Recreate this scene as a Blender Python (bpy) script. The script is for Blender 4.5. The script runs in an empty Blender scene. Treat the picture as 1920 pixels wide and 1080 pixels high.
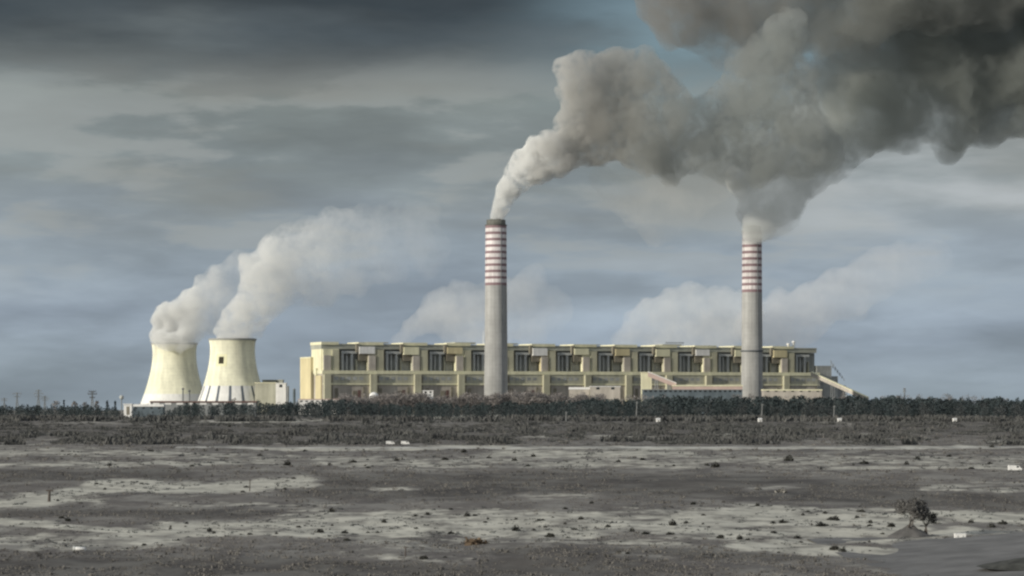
import bpy, bmesh, math, random
import numpy as np
from mathutils import Vector, Matrix, noise as mnoise

random.seed(7)
rng = np.random.default_rng(7)
C = bpy.context.scene.collection
R = math.radians

# ------------------------------------------------------------------ camera geometry
F, CX, HY, H = 4444.0, 960.0, 742.0, 28.0      # focal length in photo pixels, centre column, horizon row, eye height
def X(px, d): return (px - CX) * d / F
def Z(py, d): return H + (HY - py) * d / F
def GD(py): return F * H / (py - HY)           # distance of the flat ground seen at row py

cam = bpy.data.cameras.new('camera'); co = bpy.data.objects.new('camera', cam); C.objects.link(co)
cam.sensor_width = 36; cam.lens = F / 1920 * 36
cam.shift_y = (HY - 540) / 1920
cam.clip_start = 1; cam.clip_end = 60000
co.location = (0, 0, H); co.rotation_euler = (R(90), 0, 0)
sc = bpy.context.scene
sc.camera = co

# ------------------------------------------------------------------ node helpers
class NT:
    def __init__(s, tree): s.t = tree; s.n = tree.nodes; s.l = tree.links
    def new(s, typ, **kw):
        n = s.n.new(typ)
        for k, v in kw.items(): setattr(n, k, v)
        return n
    def link(s, a, b): s.l.new(a, b)
    def put(s, sock, v):
        if isinstance(v, bpy.types.NodeSocket): s.l.new(v, sock)
        elif isinstance(v, (tuple, list)) and len(v) == 3 and sock.type == 'RGBA': sock.default_value = (*v, 1)
        else: sock.default_value = v
    def math(s, op, a, b=0.0, c=0.0, clamp=False):
        n = s.new('ShaderNodeMath', operation=op, use_clamp=clamp)
        s.put(n.inputs[0], a); s.put(n.inputs[1], b); s.put(n.inputs[2], c)
        return n.outputs[0]
    def maprange(s, v, a, b, c=0.0, d=1.0, smooth=True):
        n = s.new('ShaderNodeMapRange', interpolation_type='SMOOTHSTEP' if smooth else 'LINEAR')
        s.put(n.inputs['Value'], v)
        for k, q in zip(('From Min', 'From Max', 'To Min', 'To Max'), (a, b, c, d)): s.put(n.inputs[k], q)
        return n.outputs[0]
    def mix(s, f, a, b, blend='MIX'):
        n = s.new('ShaderNodeMix', data_type='RGBA', blend_type=blend)
        s.put(n.inputs[0], f); s.put(n.inputs[6], a); s.put(n.inputs[7], b)
        return n.outputs[2]
    def noise(s, vec, scale, detail=4.0, rough=0.55, dist=0.0):
        n = s.new('ShaderNodeTexNoise'); n.noise_dimensions = '3D'
        s.put(n.inputs['Vector'], vec)
        n.inputs['Scale'].default_value = scale; n.inputs['Detail'].default_value = detail
        n.inputs['Roughness'].default_value = rough; n.inputs['Distortion'].default_value = dist
        return n.outputs[0]
    def ramp(s, v, stops, interp='LINEAR'):
        n = s.new('ShaderNodeValToRGB'); s.put(n.inputs[0], v)
        e = n.color_ramp; e.interpolation = interp
        while len(e.elements) < len(stops): e.elements.new(0.5)
        for el, (p, c) in zip(e.elements, stops):
            el.position = p; el.color = (*c, 1) if len(c) == 3 else c
        return n.outputs[0]
    def mapping(s, vec, scale=(1, 1, 1), loc=(0, 0, 0)):
        n = s.new('ShaderNodeMapping'); s.put(n.inputs[0], vec)
        n.inputs['Scale'].default_value = scale; n.inputs['Location'].default_value = loc
        return n.outputs[0]

def srgb(r, g, b):
    f = lambda c: c / 12.92 if c <= 0.04045 else ((c + 0.055) / 1.055) ** 2.4
    return (f(r / 255), f(g / 255), f(b / 255))

def mat(name, col, rough=0.85, var=0.25, scale=0.05, streak=0.0, metal=0.0, spec=0.2, island=0.0, tint=None, rings=0):
    """painted or weathered surface: base colour broken up by noise, with optional vertical streaks"""
    m = bpy.data.materials.new(name); m.use_nodes = True
    t = NT(m.node_tree); b = t.n['Principled BSDF']
    b.inputs['Roughness'].default_value = rough; b.inputs['Metallic'].default_value = metal
    b.inputs['Specular IOR Level'].default_value = spec
    tc = t.new('ShaderNodeTexCoord').outputs['Object']
    n1 = t.noise(tc, scale, 6.0, 0.65)
    f = t.maprange(n1, 0.3, 0.7, 1 - var, 1 + var * 0.6)
    if streak:
        n2 = t.noise(t.mapping(tc, (1, 1, 0.05)), scale * 5, 4.0, 0.6)
        f = t.math('MULTIPLY', f, t.maprange(n2, 0.3, 0.7, 1 - streak, 1 + streak * 0.5))
    if island:
        g = t.new('ShaderNodeNewGeometry').outputs['Random Per Island']
        f = t.math('MULTIPLY', f, t.maprange(g, 0, 1, 1 - island, 1 + island, smooth=False))
    if rings:
        wv = t.new('ShaderNodeTexWave', wave_type='BANDS', bands_direction='Z'); t.put(wv.inputs['Vector'], tc); wv.inputs['Scale'].default_value = rings; wv.inputs['Distortion'].default_value = 1.5; wv.inputs['Detail'].default_value = 3
        f = t.math('MULTIPLY', f, t.maprange(wv.outputs['Fac'], 0, .5, .972, 1.005))
    base = t.mix(1.0, col, f, 'MULTIPLY') if tint is None else t.mix(1.0, t.mix(t.noise(tc, scale * 0.6, 3.0), col, tint), f, 'MULTIPLY')
    t.link(base, b.inputs['Base Color'])
    return m

M = {}
def mk(k, *a, **kw): M[k] = mat(k, *a, **kw)
mk('concrete_tower', (0.82, 0.80, 0.62), var=0.16, scale=0.025, streak=0.13, rings=.055)
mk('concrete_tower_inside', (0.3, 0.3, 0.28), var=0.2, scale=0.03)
mk('tower_white', (0.80, 0.79, 0.75), var=0.1, scale=0.05, streak=0.1)
mk('tower_slot', (0.13, 0.15, 0.17), var=0.2, scale=0.05)
mk('post_grey', (0.24, 0.245, 0.24), var=.2)
mk('dark_square', (0.05, 0.045, 0.03), var=0.2)
mk('pale_yellow', (0.80, 0.77, 0.52), var=0.1)
mk('concrete_stack', (0.37, 0.368, 0.355), var=0.16, scale=0.03, streak=0.22, rings=.05)
mk('stack_white', (0.72, 0.67, 0.66), var=0.18, scale=0.06, streak=0.25)
mk('stack_red', (0.27, 0.19, 0.20), var=0.15, scale=0.06, streak=0.1)
mk('stack_cap', (0.16, 0.16, 0.14), var=0.3, scale=0.1, streak=0.2)
mk('wall_beige', (0.50, 0.48, 0.355), var=0.18, scale=0.02, streak=0.16)
mk('wall_yellow', (0.62, 0.545, 0.34), var=0.14, scale=0.02, streak=0.12)
mk('wall_cream', (0.76, 0.73, 0.52), var=0.12, scale=0.03, streak=0.1)
mk('wall_green', (0.47, 0.46, 0.365), var=0.16, scale=0.03, streak=0.16)
mk('wall_pink', (0.47, 0.43, 0.375), var=0.2, scale=0.03, streak=0.15)
mk('wall_recess', (0.39, 0.40, 0.385), var=0.25, scale=0.05, streak=0.2)  # recess grey, lightened to paint in distance haze
mk('roof_band', (0.40, 0.405, 0.345), var=0.15, scale=0.02, streak=0.1)
mk('duct', (0.47, 0.48, 0.46), var=0.15, scale=0.05)
mk('opening', (0.24, 0.22, 0.175), var=0.3)  # dark tone raised so the colour carries distance haze
mk('red_brown', (0.15, 0.095, 0.085), var=0.3)
mk('grey_metal', (0.24, 0.25, 0.25), var=0.2, scale=0.05, streak=0.1, rough=0.6)
mk('dark_metal', (0.10, 0.11, 0.12), var=0.2, rough=0.6)
mk('white_paint', (0.80, 0.79, 0.76), var=0.1, scale=0.08, streak=0.08)
mk('pink_paint', (0.55, 0.42, 0.37), var=0.15, scale=0.05)
mk('blue_grey', (0.13, 0.16, 0.18), var=0.25, scale=0.05, streak=0.1)
mk('glass_dark', (0.03, 0.035, 0.04), rough=0.2, spec=0.5, var=0.1)
mk('tyre', (0.02, 0.02, 0.02))
mk('conifer', (0.036, 0.052, 0.054), var=0.4, scale=0.02, island=0.15, tint=(0.054, 0.064, 0.066))  # bluish tone of distance haze mixed into the needle colour
mk('bare_wood', (0.20, 0.18, 0.17), var=0.35, scale=0.05, island=0.3, tint=(0.26, 0.245, 0.235))
mk('bare_dark', (0.060, 0.070, 0.072), var=0.35, scale=0.05, island=0.3, tint=(0.095, 0.094, 0.092))
mk('bark', (0.10, 0.085, 0.075), var=0.3, scale=0.5)
mk('bush_grey', (0.13, 0.125, 0.118), var=0.4, scale=0.6, island=0.3)
mk('shrub_dark', (0.055, 0.055, 0.048), var=0.5, scale=0.6, island=0.4)
mk('shrub_rust', (0.17, 0.125, 0.085), var=0.4, scale=0.6, island=0.35)
mk('shrub_pale', (0.24, 0.23, 0.21), var=0.4, scale=0.6, island=0.35)
mk('heath', (0.130, 0.123, 0.115), var=0.3, scale=0.03, island=0.22, tint=(0.165, 0.155, 0.140))
mk('earth', (0.12, 0.115, 0.11), var=0.35, scale=0.25)
mk('earth_slope', (0.15, 0.147, 0.142), var=0.28, scale=0.12)

# ------------------------------------------------------------------ mesh helpers
class MB:
    """collects shapes and links them as one mesh object"""
    def __init__(s): s.v = []; s.f = []; s.m = []
    def add(s, vs, fs, mi=0):
        o = len(s.v); s.v += [tuple(p) for p in vs]; s.f += [tuple(i + o for i in f) for f in fs]; s.m += [mi] * len(fs); return s
    def box(s, x0, x1, y0, y1, z0, z1, mi=0):
        vs = [(x, y, z) for z in (z0, z1) for y in (y0, y1) for x in (x0, x1)]
        return s.add(vs, [(0, 2, 3, 1), (4, 5, 7, 6), (0, 1, 5, 4), (2, 6, 7, 3), (0, 4, 6, 2), (1, 3, 7, 5)], mi)
    def bar(s, a, b, w, w2=None, n=4, mi=0):
        a = Vector(a); b = Vector(b); d = (b - a).normalized(); w2 = w if w2 is None else w2
        u = d.orthogonal().normalized(); q = d.cross(u)
        vs = []
        for p, r in ((a, w), (b, w2)):
            for k in range(n):
                t = 2 * math.pi * (k + .5) / n; vs.append(p + (u * math.cos(t) + q * math.sin(t)) * r)
        fs = [(k, (k + 1) % n, n + (k + 1) % n, n + k) for k in range(n)]
        return s.add(vs, fs + [tuple(range(n))[::-1], tuple(range(n, 2 * n))], mi)
    def lathe(s, prof, n=64, mi=None, closed_top=False):
        """prof: list of (r, z); mi: material per segment, a number or a function of (segment, side)"""
        vs = [(r * math.cos(2 * math.pi * k / n), r * math.sin(2 * math.pi * k / n), z) for r, z in prof for k in range(n)]
        o = len(s.v); s.v += vs
        for i in range(len(prof) - 1):
            for k in range(n):
                k2 = (k + 1) % n
                s.f.append((o + i * n + k, o + i * n + k2, o + (i + 1) * n + k2, o + (i + 1) * n + k))
                s.m.append(0 if mi is None else (mi(i, k) if callable(mi) else mi))
        if closed_top:
            s.f.append(tuple(o + (len(prof) - 1) * n + k for k in range(n))); s.m.append(0 if not isinstance(mi, int) else mi)
        return s
    def build(s, name, mats, parent=None, smooth=False, loc=(0, 0, 0)):
        me = bpy.data.meshes.new(name); me.from_pydata(s.v, [], s.f)
        for m in (mats if isinstance(mats, (list, tuple)) else [mats]): me.materials.append(m)
        me.polygons.foreach_set('material_index', s.m)
        if smooth: me.polygons.foreach_set('use_smooth', [True] * len(s.f))
        me.update()
        o = bpy.data.objects.new(name, me); C.objects.link(o); o.location = loc
        if parent: o.parent = parent
        return o

def tag(o, label=None, cat=None, group=None, kind=None):
    if label: o['label'] = label
    if cat: o['category'] = cat
    if group: o['group'] = group
    if kind: o['kind'] = kind
    return o
def thing(name, label, cat, loc=(0, 0, 0), rz=0.0, group=None):
    o = bpy.data.objects.new(name, None); C.objects.link(o); o.location = loc; o.rotation_euler = (0, 0, rz)
    return tag(o, label, cat, group)
def dup(root, loc, rz=None, label=None, group=None, scale=None):
    r = root.copy(); C.objects.link(r); r.location = loc
    if rz is not None: r.rotation_euler = (0, 0, rz)
    if scale is not None: r.scale = scale
    if label: r['label'] = label
    if group: r['group'] = group
    for ch in list(root.children):
        c = ch.copy(); C.objects.link(c); c.parent = r
        for g in list(ch.children):
            e = g.copy(); C.objects.link(e); e.parent = c
    return r

def np_mesh(name, verts, faces, m, smooth=False):
    me = bpy.data.meshes.new(name)
    verts = np.asarray(verts, dtype=np.float32); faces = np.asarray(faces, dtype=np.int32)
    k = faces.shape[1]
    me.vertices.add(len(verts)); me.vertices.foreach_set('co', verts.ravel())
    me.loops.add(faces.size); me.loops.foreach_set('vertex_index', faces.ravel())
    me.polygons.add(len(faces)); me.polygons.foreach_set('loop_start', np.arange(0, faces.size, k, dtype=np.int32))
    me.polygons.foreach_set('use_smooth', [smooth] * len(faces))
    me.update(calc_edges=True); me.validate()
    me.materials.append(m)
    o = bpy.data.objects.new(name, me); C.objects.link(o)
    return o

# ------------------------------------------------------------------ smooth numpy noise
_perm = rng.random((256, 256))
def vnoise(x, y, seed=0):
    x = np.asarray(x, float) + seed * 17.3; y = np.asarray(y, float) + seed * 9.1
    xi = np.floor(x).astype(int); yi = np.floor(y).astype(int); fx = x - xi; fy = y - yi
    fx = fx * fx * (3 - 2 * fx); fy = fy * fy * (3 - 2 * fy)
    g = lambda a, b: _perm[a % 256, b % 256]
    return (g(xi, yi) * (1 - fx) + g(xi + 1, yi) * fx) * (1 - fy) + (g(xi, yi + 1) * (1 - fx) + g(xi + 1, yi + 1) * fx) * fy
def fnoise(x, y, oct=4, seed=0):
    v = 0; a = 0.5; t = 0
    for i in range(oct):
        v = v + a * vnoise(x * 2 ** i, y * 2 ** i, seed + i); t += a; a *= 0.55
    return v / t

# ------------------------------------------------------------------ ground
# bare sand drifts on the heath: (polyline in photo columns/rows turned into ground positions, half width, strength)
SAND = [
    ([(-60, 850), (160, 847), (330, 852)], 7, .45), ([(-60, 872), (240, 872), (480, 866)], 5, .55),
    ([(200, 850), (500, 858), (640, 862)], 6, .35), ([(470, 841), (640, 843), (780, 842)], 2.6, .8),
    ([(640, 866), (800, 872), (960, 862)], 11, .42), ([(850, 838), (960, 840), (1280, 839), (1560, 840), (1960, 839)], 2.4, .85),
    ([(940, 850), (1100, 852), (1280, 850)], 7, .62), ([(1000, 872), (1150, 866), (1290, 874)], 8, .5),
    ([(1280, 858), (1500, 866), (1640, 862), (1900, 868)], 13, .40), ([(1560, 877), (1700, 877), (1860, 878)], 3, .6),
    ([(-60, 950), (60, 938), (170, 916), (230, 908), (330, 918), (430, 913), (560, 902)], 10, .85),
    ([(-60, 946), (60, 945), (150, 938)], 9, .7), ([(340, 944), (560, 946)], 4, .35), ([(430, 905), (560, 908)], 6, .5),
    ([(-60, 976), (120, 988), (300, 998), (400, 1003)], 5, .8), ([(-60, 1012), (160, 1010), (330, 1016)], 16, .45),
    ([(60, 1030), (170, 1030), (300, 1022)], 5, .4), ([(320, 986), (480, 988), (640, 975)], 9, .7), ([(440, 1000), (620, 1000)], 6, .65),
    ([(600, 966), (760, 968), (900, 962)], 10, .6), ([(560, 985), (760, 990), (960, 985), (1080, 990)], 20, .72),
    ([(1060, 985), (1180, 972), (1300, 985)], 20, .62), ([(1250, 985), (1420, 970), (1560, 975), (1690, 980)], 22, .75),
    ([(1250, 1002), (1500, 1000), (1700, 996)], 9, .7), ([(1735, 965), (1850, 972), (1960, 974)], 11, .75), ([(1800, 998), (1960, 1000)], 6, .5),
    ([(860, 1012), (1000, 1020), (1280, 1022)], 4, .5), ([(1260, 1010), (1480, 1012), (1740, 1010)], 7, .5),
    ([(1420, 1022), (1600, 1032), (1700, 1038), (1760, 1020)], 11, .85), ([(1700, 1030), (1760, 1016)], 8, .6),
    ([(640, 1040), (780, 1042), (880, 1052)], 15, .3), ([(1180, 1044), (1300, 1060)], 7, .3), ([(1640, 1062), (1760, 1064)], 12, .3),
    ([(1000, 931), (1080, 929)], 6, .38), ([(1760, 916), (1960, 916)], 13, .36), ([(700, 916), (770, 917)], 4, .38), ([(1410, 918), (1480, 914)], 7, .3),
    ([(330, 790), (470, 791), (620, 787)], 2.6, .55), ([(780, 783), (860, 782)], 2.2, .9), ([(885, 781), (985, 779)], 3.2, .9),
    ([(1060, 785), (1200, 784), (1480, 787)], 1.6, .8), ([(1480, 789), (1900, 789)], 1.4, .5), ([(150, 792), (260, 794)], 2.5, .3),
    ([(1330, 826), (1380, 812), (1440, 808)], 4, .5), ([(1570, 790), (1610, 800), (1600, 818)], 7, .38), ([(380, 820), (460, 818)], 4, .35),
    ([(-60, 835), (50, 832), (120, 822)], 7, .3), ([(1000, 819), (1200, 820)], 3, .4), ([(580, 832), (620, 828)], 4, .35), ([(1880, 828), (1960, 826)], 4, .35),
]
DARK = [([(560, 912), (900, 908), (1300, 910), (1700, 930), (1960, 945)], 22, .5), ([(-60, 892), (150, 893), (330, 890)], 12, .4), ([(-60, 1064), (500, 1066), (960, 1062), (1300, 1056)], 20, .4),
        ([(960, 1034), (1300, 1040), (1500, 1046)], 7, .45), ([(-60, 962), (240, 962), (480, 962)], 9, .4), ([(-60, 812), (400, 806), (900, 815), (1400, 800), (1960, 806)], 16, .3)]
def sand_at(px, py):
    """bareness 0..1 of the ground seen at photo position px, py"""
    wy = py + (fnoise(px / 60, py / 8, 3, 3) - .5) * 10 * np.clip((py - 760) / 200, .15, 1)
    wx = px + (fnoise(px / 50, py / 10, 3, 11) - .5) * 60
    s = np.zeros_like(px)
    for pts, hw, st in SAND:
        xs = [p[0] for p in pts]; ys = [p[1] for p in pts]
        cy = np.interp(wx, xs, ys)
        out = np.maximum(np.maximum(xs[0] - wx, wx - xs[-1]), 0) / 45
        d = np.hypot((wy - cy) / hw, out)
        s = np.maximum(s, st * np.clip(1.5 - d, 0, 1))
    for pts, hw, st in DARK:
        xs = [p[0] for p in pts]; ys = [p[1] for p in pts]
        out = np.maximum(np.maximum(xs[0] - wx, wx - xs[-1]), 0) / 45
        d = np.hypot((wy - np.interp(wx, xs, ys)) / hw, out)
        s = s - st * np.clip(1.4 - d, 0, 1) * (s < .3)
    return s

def ground_z(x, y):
    z = (fnoise(x / 38, y / 60, 4, 21) - .5) * 1.5 + (fnoise(x / 9, y / 14, 3, 31) - .5) * .55
    # old dyke carrying the track, and the bank in front of the wood
    z = z * np.clip((2600 - y) / 800, 0.25, 1)
    return z

rows = np.concatenate([[-400, 0, 120, 220, 300], GD(np.linspace(1100, 778, 420)), [3700, 4200, 4400, 5000, 7000, 12000, 25000, 50000]])
cols = np.linspace(-1.35, 1.35, 380)
gx = []; gy = []
for y in rows:
    half = max(y, 350) * 0.26 + 40
    if y > 3600 or y < 320: half = max(half, 3000) * (4 if y > 3600 else 1)
    gx.append(cols * half); gy.append(np.full_like(cols, y))
gx = np.array(gx); gy = np.array(gy)
gz = np.where((gy > 320) & (gy < 3600), ground_z(gx, gy), np.where(gy > 4400, -(gy - 4400) * .006, 0))
vis = (gy > 330) & (gy < 3600)
yy = np.maximum(gy, 300)
gpx = CX + gx * F / yy; gpy = HY + H * F / yy
gs = np.where(vis, sand_at(gpx, gpy), 0.25)
nr, nc = gx.shape
idx = np.arange(nr * nc).reshape(nr, nc)
faces = np.stack([idx[:-1, :-1], idx[:-1, 1:], idx[1:, 1:], idx[1:, :-1]], -1).reshape(-1, 4)

gm = bpy.data.materials.new('heath_and_sand'); gm.use_nodes = True
t = NT(gm.node_tree); b = t.n['Principled BSDF']
b.inputs['Roughness'].default_value = 0.95; b.inputs['Specular IOR Level'].default_value = 0.05
pos = t.new('ShaderNodeNewGeometry').outputs['Position']
at = t.new('ShaderNodeAttribute'); at.attribute_name = 'sand'
p2 = t.mapping(pos, (1, 0.55, 1))
n_big = t.noise(p2, 0.022, 6, 0.62)
n_mid = t.noise(p2, 0.11, 6, 0.65)
n_fine = t.noise(p2, 0.35, 4, 0.6)
n_pat = t.noise(t.mapping(pos, (1, .5, 1), (40, 7, 0)), 0.05, 6, .68, .5)
brk = t.math('ADD', t.math('MULTIPLY', n_mid, .68), t.math('MULTIPLY', n_fine, .32))
sand = t.math('ADD', at.outputs['Fac'], t.math('MULTIPLY', t.math('SUBTRACT', brk, .5), 2.3))
sand = t.math('ADD', sand, t.math('MULTIPLY', t.math('SUBTRACT', n_pat, .5), 1.5))
sandf = t.maprange(sand, .16, .80)
dark = t.mix(t.maprange(n_big, .35, .65), (0.098, 0.091, 0.086), (0.152, 0.140, 0.127))
dark = t.mix(t.maprange(n_pat, .42, .62), dark, (0.205, 0.196, 0.178))
dark = t.mix(t.maprange(n_fine, .45, .75, 0, .6), dark, (0.19, 0.18, 0.165))
dark = t.mix(1.0, dark, t.maprange(at.outputs['Fac'], -.4, .05, .72, 1.08), 'MULTIPLY')
pale = t.mix(t.maprange(n_mid, .3, .7), (0.33, 0.318, 0.275), (0.54, 0.52, 0.445))
t.link(t.mix(sandf, dark, pale), b.inputs['Base Color'])
bp = t.new('ShaderNodeBump'); bp.inputs['Strength'].default_value = .5; bp.inputs['Distance'].default_value = .35
t.link(brk, bp.inputs['Height']); t.link(bp.outputs[0], b.inputs['Normal'])
g = np_mesh('ground', np.stack([gx, gy, gz], -1).reshape(-1, 3), faces, gm, True)
a = g.data.attributes.new('sand', 'FLOAT', 'POINT'); a.data.foreach_set('value', gs.ravel().astype(np.float32))
tag(g, kind='structure')
def gz_at(x, y): return float(ground_z(np.array([x]), np.array([y]))[0]) if 320 < y < 3600 else 0.0
def on_ground(px, py):
    y = GD(py); x = X(px, y); return Vector((x, y, gz_at(x, y)))

# sandy track running across in front of the scrub
tr = MB(); xs = np.linspace(-180, 470, 90); y0 = GD(839.5)
for i in range(len(xs) - 1):
    a0, a1 = xs[i], xs[i + 1]
    w = lambda x: 9 + 5 * vnoise(np.array([x / 30.]), np.array([2.]))[0]
    zz = lambda x: gz_at(x, y0) + .55
    tr.add([(a0, y0 - w(a0), zz(a0) - .7), (a1, y0 - w(a1), zz(a1) - .7), (a1, y0, zz(a1)), (a0, y0, zz(a0)), (a1, y0 + w(a1), zz(a1) - .7), (a0, y0 + w(a0), zz(a0) - .7)],
           [(0, 1, 2, 3), (3, 2, 4, 5)])
mk('track_sand', (0.42, 0.41, 0.37), var=0.5, scale=0.05)
tag(tr.build('dirt_track', M['track_sand'], smooth=True), kind='structure')

# embankment rising in the right corner, with a steeper dark flank closest to the camera
def slope_patch(name, poly_fn, m, nx=60, ny=40):
    us = np.linspace(0, 1, nx); vs = np.linspace(0, 1, ny)
    V = np.array([poly_fn(u, v) for v in vs for u in us]); I = np.arange(nx * ny).reshape(ny, nx)
    Fc = np.stack([I[:-1, :-1], I[:-1, 1:], I[1:, 1:], I[1:, :-1]], -1).reshape(-1, 4)
    return tag(np_mesh(name, V, Fc, m, True), kind='structure')
def emb(u, v):
    y = 345 + 125 * v; x = 58 + 90 * u
    # crest line: rises to the right, toe follows a diagonal from (1690,1060) to (1760,1015)
    toe = X(1650, GD(1052)) + (y - GD(1052)) * 0.16 + 4 * (v - .3)
    h = max(0.0, x - toe) * 0.085; h = min(h, 2.6)
    back = max(0.0, min(1.0, (468 - y) / 14)); h *= back
    h += .25 * (fnoise(np.array([x / 7]), np.array([y / 9]), 3, 5)[0] - .5)
    return (x, y, h - .18)
slope_patch('embankment_hill', emb, M['earth_slope'])

# ------------------------------------------------------------------ heath: tufts nobody could count
def clumps(n_per, cx, cy, cz, rad, hgt, wf=1.0):
    """random leaning blades around each centre -> quads"""
    n = len(cx); k = n_per
    ox = rng.normal(0, 1, (n, k)) * rad[:, None] * .5; oy = rng.normal(0, 1, (n, k)) * rad[:, None] * .5
    h = hgt[:, None] * rng.uniform(.5, 1.1, (n, k)); w = rad[:, None] * rng.uniform(.25, .6, (n, k)) * wf
    ang = rng.uniform(0, math.pi, (n, k)); lean = rng.normal(0, .35, (n, k)) * h
    bx = cx[:, None] + ox; by = cy[:, None] + oy; bz = np.broadcast_to(cz[:, None] - .1, bx.shape)
    dx = np.cos(ang) * w; dy = np.sin(ang) * w
    p0 = np.stack([bx - dx, by - dy, bz], -1); p1 = np.stack([bx + dx, by + dy, bz], -1)
    p2 = np.stack([bx + dx * .55 + lean, by + dy * .55, bz + h], -1); p3 = np.stack([bx - dx * .4 + lean, by - dy * .4, bz + h * .85], -1)
    V = np.stack([p0, p1, p2, p3], 2).reshape(-1, 3)
    return V, np.arange(len(V)).reshape(-1, 4)
N = 42000
py = 780 + (1095 - 780) * rng.random(N) ** .85; px = rng.uniform(-120, 2040, N)
keep = rng.random(N) > np.clip(sand_at(px, py) * 1.9 + .1, 0, .97)
keep &= fnoise(px / 90, py / 12, 3, 8) > .36
px, py = px[keep], py[keep]
d = GD(py); x = X(px, d); z = ground_z(x, d)
sz = rng.uniform(.2, .6, len(x)) * np.clip(d / 800, .7, 1.8)
V, Fq = clumps(8, x, d, z, sz * 1.5, sz * np.where(rng.random(len(x)) < .12, 1.7, .75), .6)
tag(np_mesh('heath_undergrowth', V, Fq, M['heath']), 'grey brown dry heath and low scrub covering the flat ground', 'undergrowth', kind='stuff')

N = 16000
py = rng.uniform(842, 1060, N); px = rng.uniform(-60, 1980, N)
keep = (rng.random(N) < sand_at(px, py) * 1.6) & (fnoise(px / 45, py / 7, 3, 44) > .5)
px, py = px[keep], py[keep]; d = GD(py); x = X(px, d)
sz = rng.uniform(.12, .5, len(x)) * np.clip(d / 600, .7, 2.0)
V, Fq = clumps(9, x, d, ground_z(x, d), sz * 1.6, sz, .5)
tag(np_mesh('dry_grass', V, Fq, M['bare_dark']), 'dark tufts of dry grass speckling the pale sand', 'grass', kind='stuff')

# taller scrub belt between the track and the wood
n = 8500
d = GD(rng.uniform(785.5, 834, n)); px = rng.uniform(-150, 2070, n); x = X(px, d)
keep = fnoise(px / 70, d / 160, 3, 13) > .40
x, d, px = x[keep], d[keep], px[keep]
sz = rng.uniform(.7, 1.9, len(x)) * (1 + 1.3 * (rng.random(len(x)) < .07))
k = 1500; x2 = rng.uniform(-800, 800, k); d2 = rng.uniform(2550, 2840, k); kp = fnoise(x2 / 30, d2 / 90, 3, 81) > .47
x2, d2 = x2[kp], d2[kp]
x = np.concatenate([x, x2]); d = np.concatenate([d, d2]); sz = np.concatenate([sz, rng.uniform(2.0, 7.5, len(x2))])
V, Fq = clumps(34, x, d, ground_z(x, d), sz * 1.9, sz * .9, .22)
mk('scrub', (0.074, 0.080, 0.078), var=0.3, scale=0.012, island=0.12, tint=(0.108, 0.103, 0.097))
tag(np_mesh('scrub_undergrowth', V, Fq, M['scrub']), 'dark band of leafless scrub between the sandy track and the wood', 'undergrowth', kind='stuff')

# ------------------------------------------------------------------ the wood
def tree_mass(xs, ys, hs, kind, k=70):
    """many small leaf clump faces spread through each crown's volume, and a thin trunk"""
    Vs = []; n = len(xs)
    t_ = rng.random((n, k)) ** .8
    if kind == 'conifer':
        zz = .04 + .96 * t_; rr = (1.02 - zz) * .6 + .08
        rr = np.minimum(rr, .24)
    else:
        zz = .25 + .75 * t_; rr = .30 * np.sqrt(np.clip(1 - ((zz - .62) / .40) ** 2, .05, 1))
    th = rng.uniform(0, 2 * math.pi, (n, k)); rad = np.sqrt(rng.random((n, k))) * rr * hs[:, None] * rng.uniform(.7, 1.25, (n, 1))
    c = np.stack([xs[:, None] + rad * np.cos(th), ys[:, None] + rad * np.sin(th), zz * hs[:, None]], -1)
    s_ = hs[:, None, None] * (.046 if kind == 'conifer' else .04) * rng.uniform(.5, 1.5, (n, k, 1))
    a_ = rng.normal(0, 1, (n, k, 3)); a_ /= np.linalg.norm(a_, axis=-1, keepdims=True)
    b_ = rng.normal(0, 1, (n, k, 3)); b_ -= a_ * (a_ * b_).sum(-1, keepdims=True); b_ /= np.linalg.norm(b_, axis=-1, keepdims=True)
    if kind != 'conifer': a_ = a_ * 2.0; b_ = b_ * .35
    q = np.stack([c - a_ * s_, c + b_ * s_ * .8, c + a_ * s_, c - b_ * s_ * .8], 2).reshape(-1, 3)
    tw = hs[:, None] * .012
    tb = []
    for sx, sy in ((1, 0), (0, 1)):
        p = lambda s1, zf, wf: np.stack([xs + s1 * sx * hs * .012 * wf, ys + s1 * sy * hs * .012 * wf, hs * zf - (1 - zf) * 1], -1)
        tb.append(np.stack([p(-1, 0, 1), p(1, 0, 1), p(1, .8, .3), p(-1, .8, .3)], 1).reshape(-1, 3))
    V = np.concatenate([q] + tb); return V, np.arange(len(V)).reshape(-1, 4)
def top_row(px):     # photo row of the tree tops along the wood
    return np.interp(px, [-100, 200, 235, 320, 350, 560, 640, 760, 900, 1000, 1180, 1220, 1600, 1660, 2050],
                     [762, 762, 769, 768, 757, 756, 753, 757, 757, 753, 748, 746, 745, 747, 750])
n = 2300
d = rng.uniform(2880, 3480, n); px = rng.uniform(-160, 2090, n)
hh = Z(top_row(px) + rng.normal(1.5, 2.2, n) + (fnoise(px / 26, d * 0, 3, 61) - .5) * 11, d) * np.where(rng.random(n) < .25, rng.uniform(.6, .95, n), 1)
hh *= np.where(d < 2960, rng.uniform(.55, 1, n), 1)
hh = np.clip(hh, 5, 34)
V1, F1 = tree_mass(X(px, d), d, hh, 'conifer', 85)
tag(np_mesh('forest', V1, F1, M['conifer']), 'dark belt of pine wood running along the foot of the power station', 'wood', kind='stuff')
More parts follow.
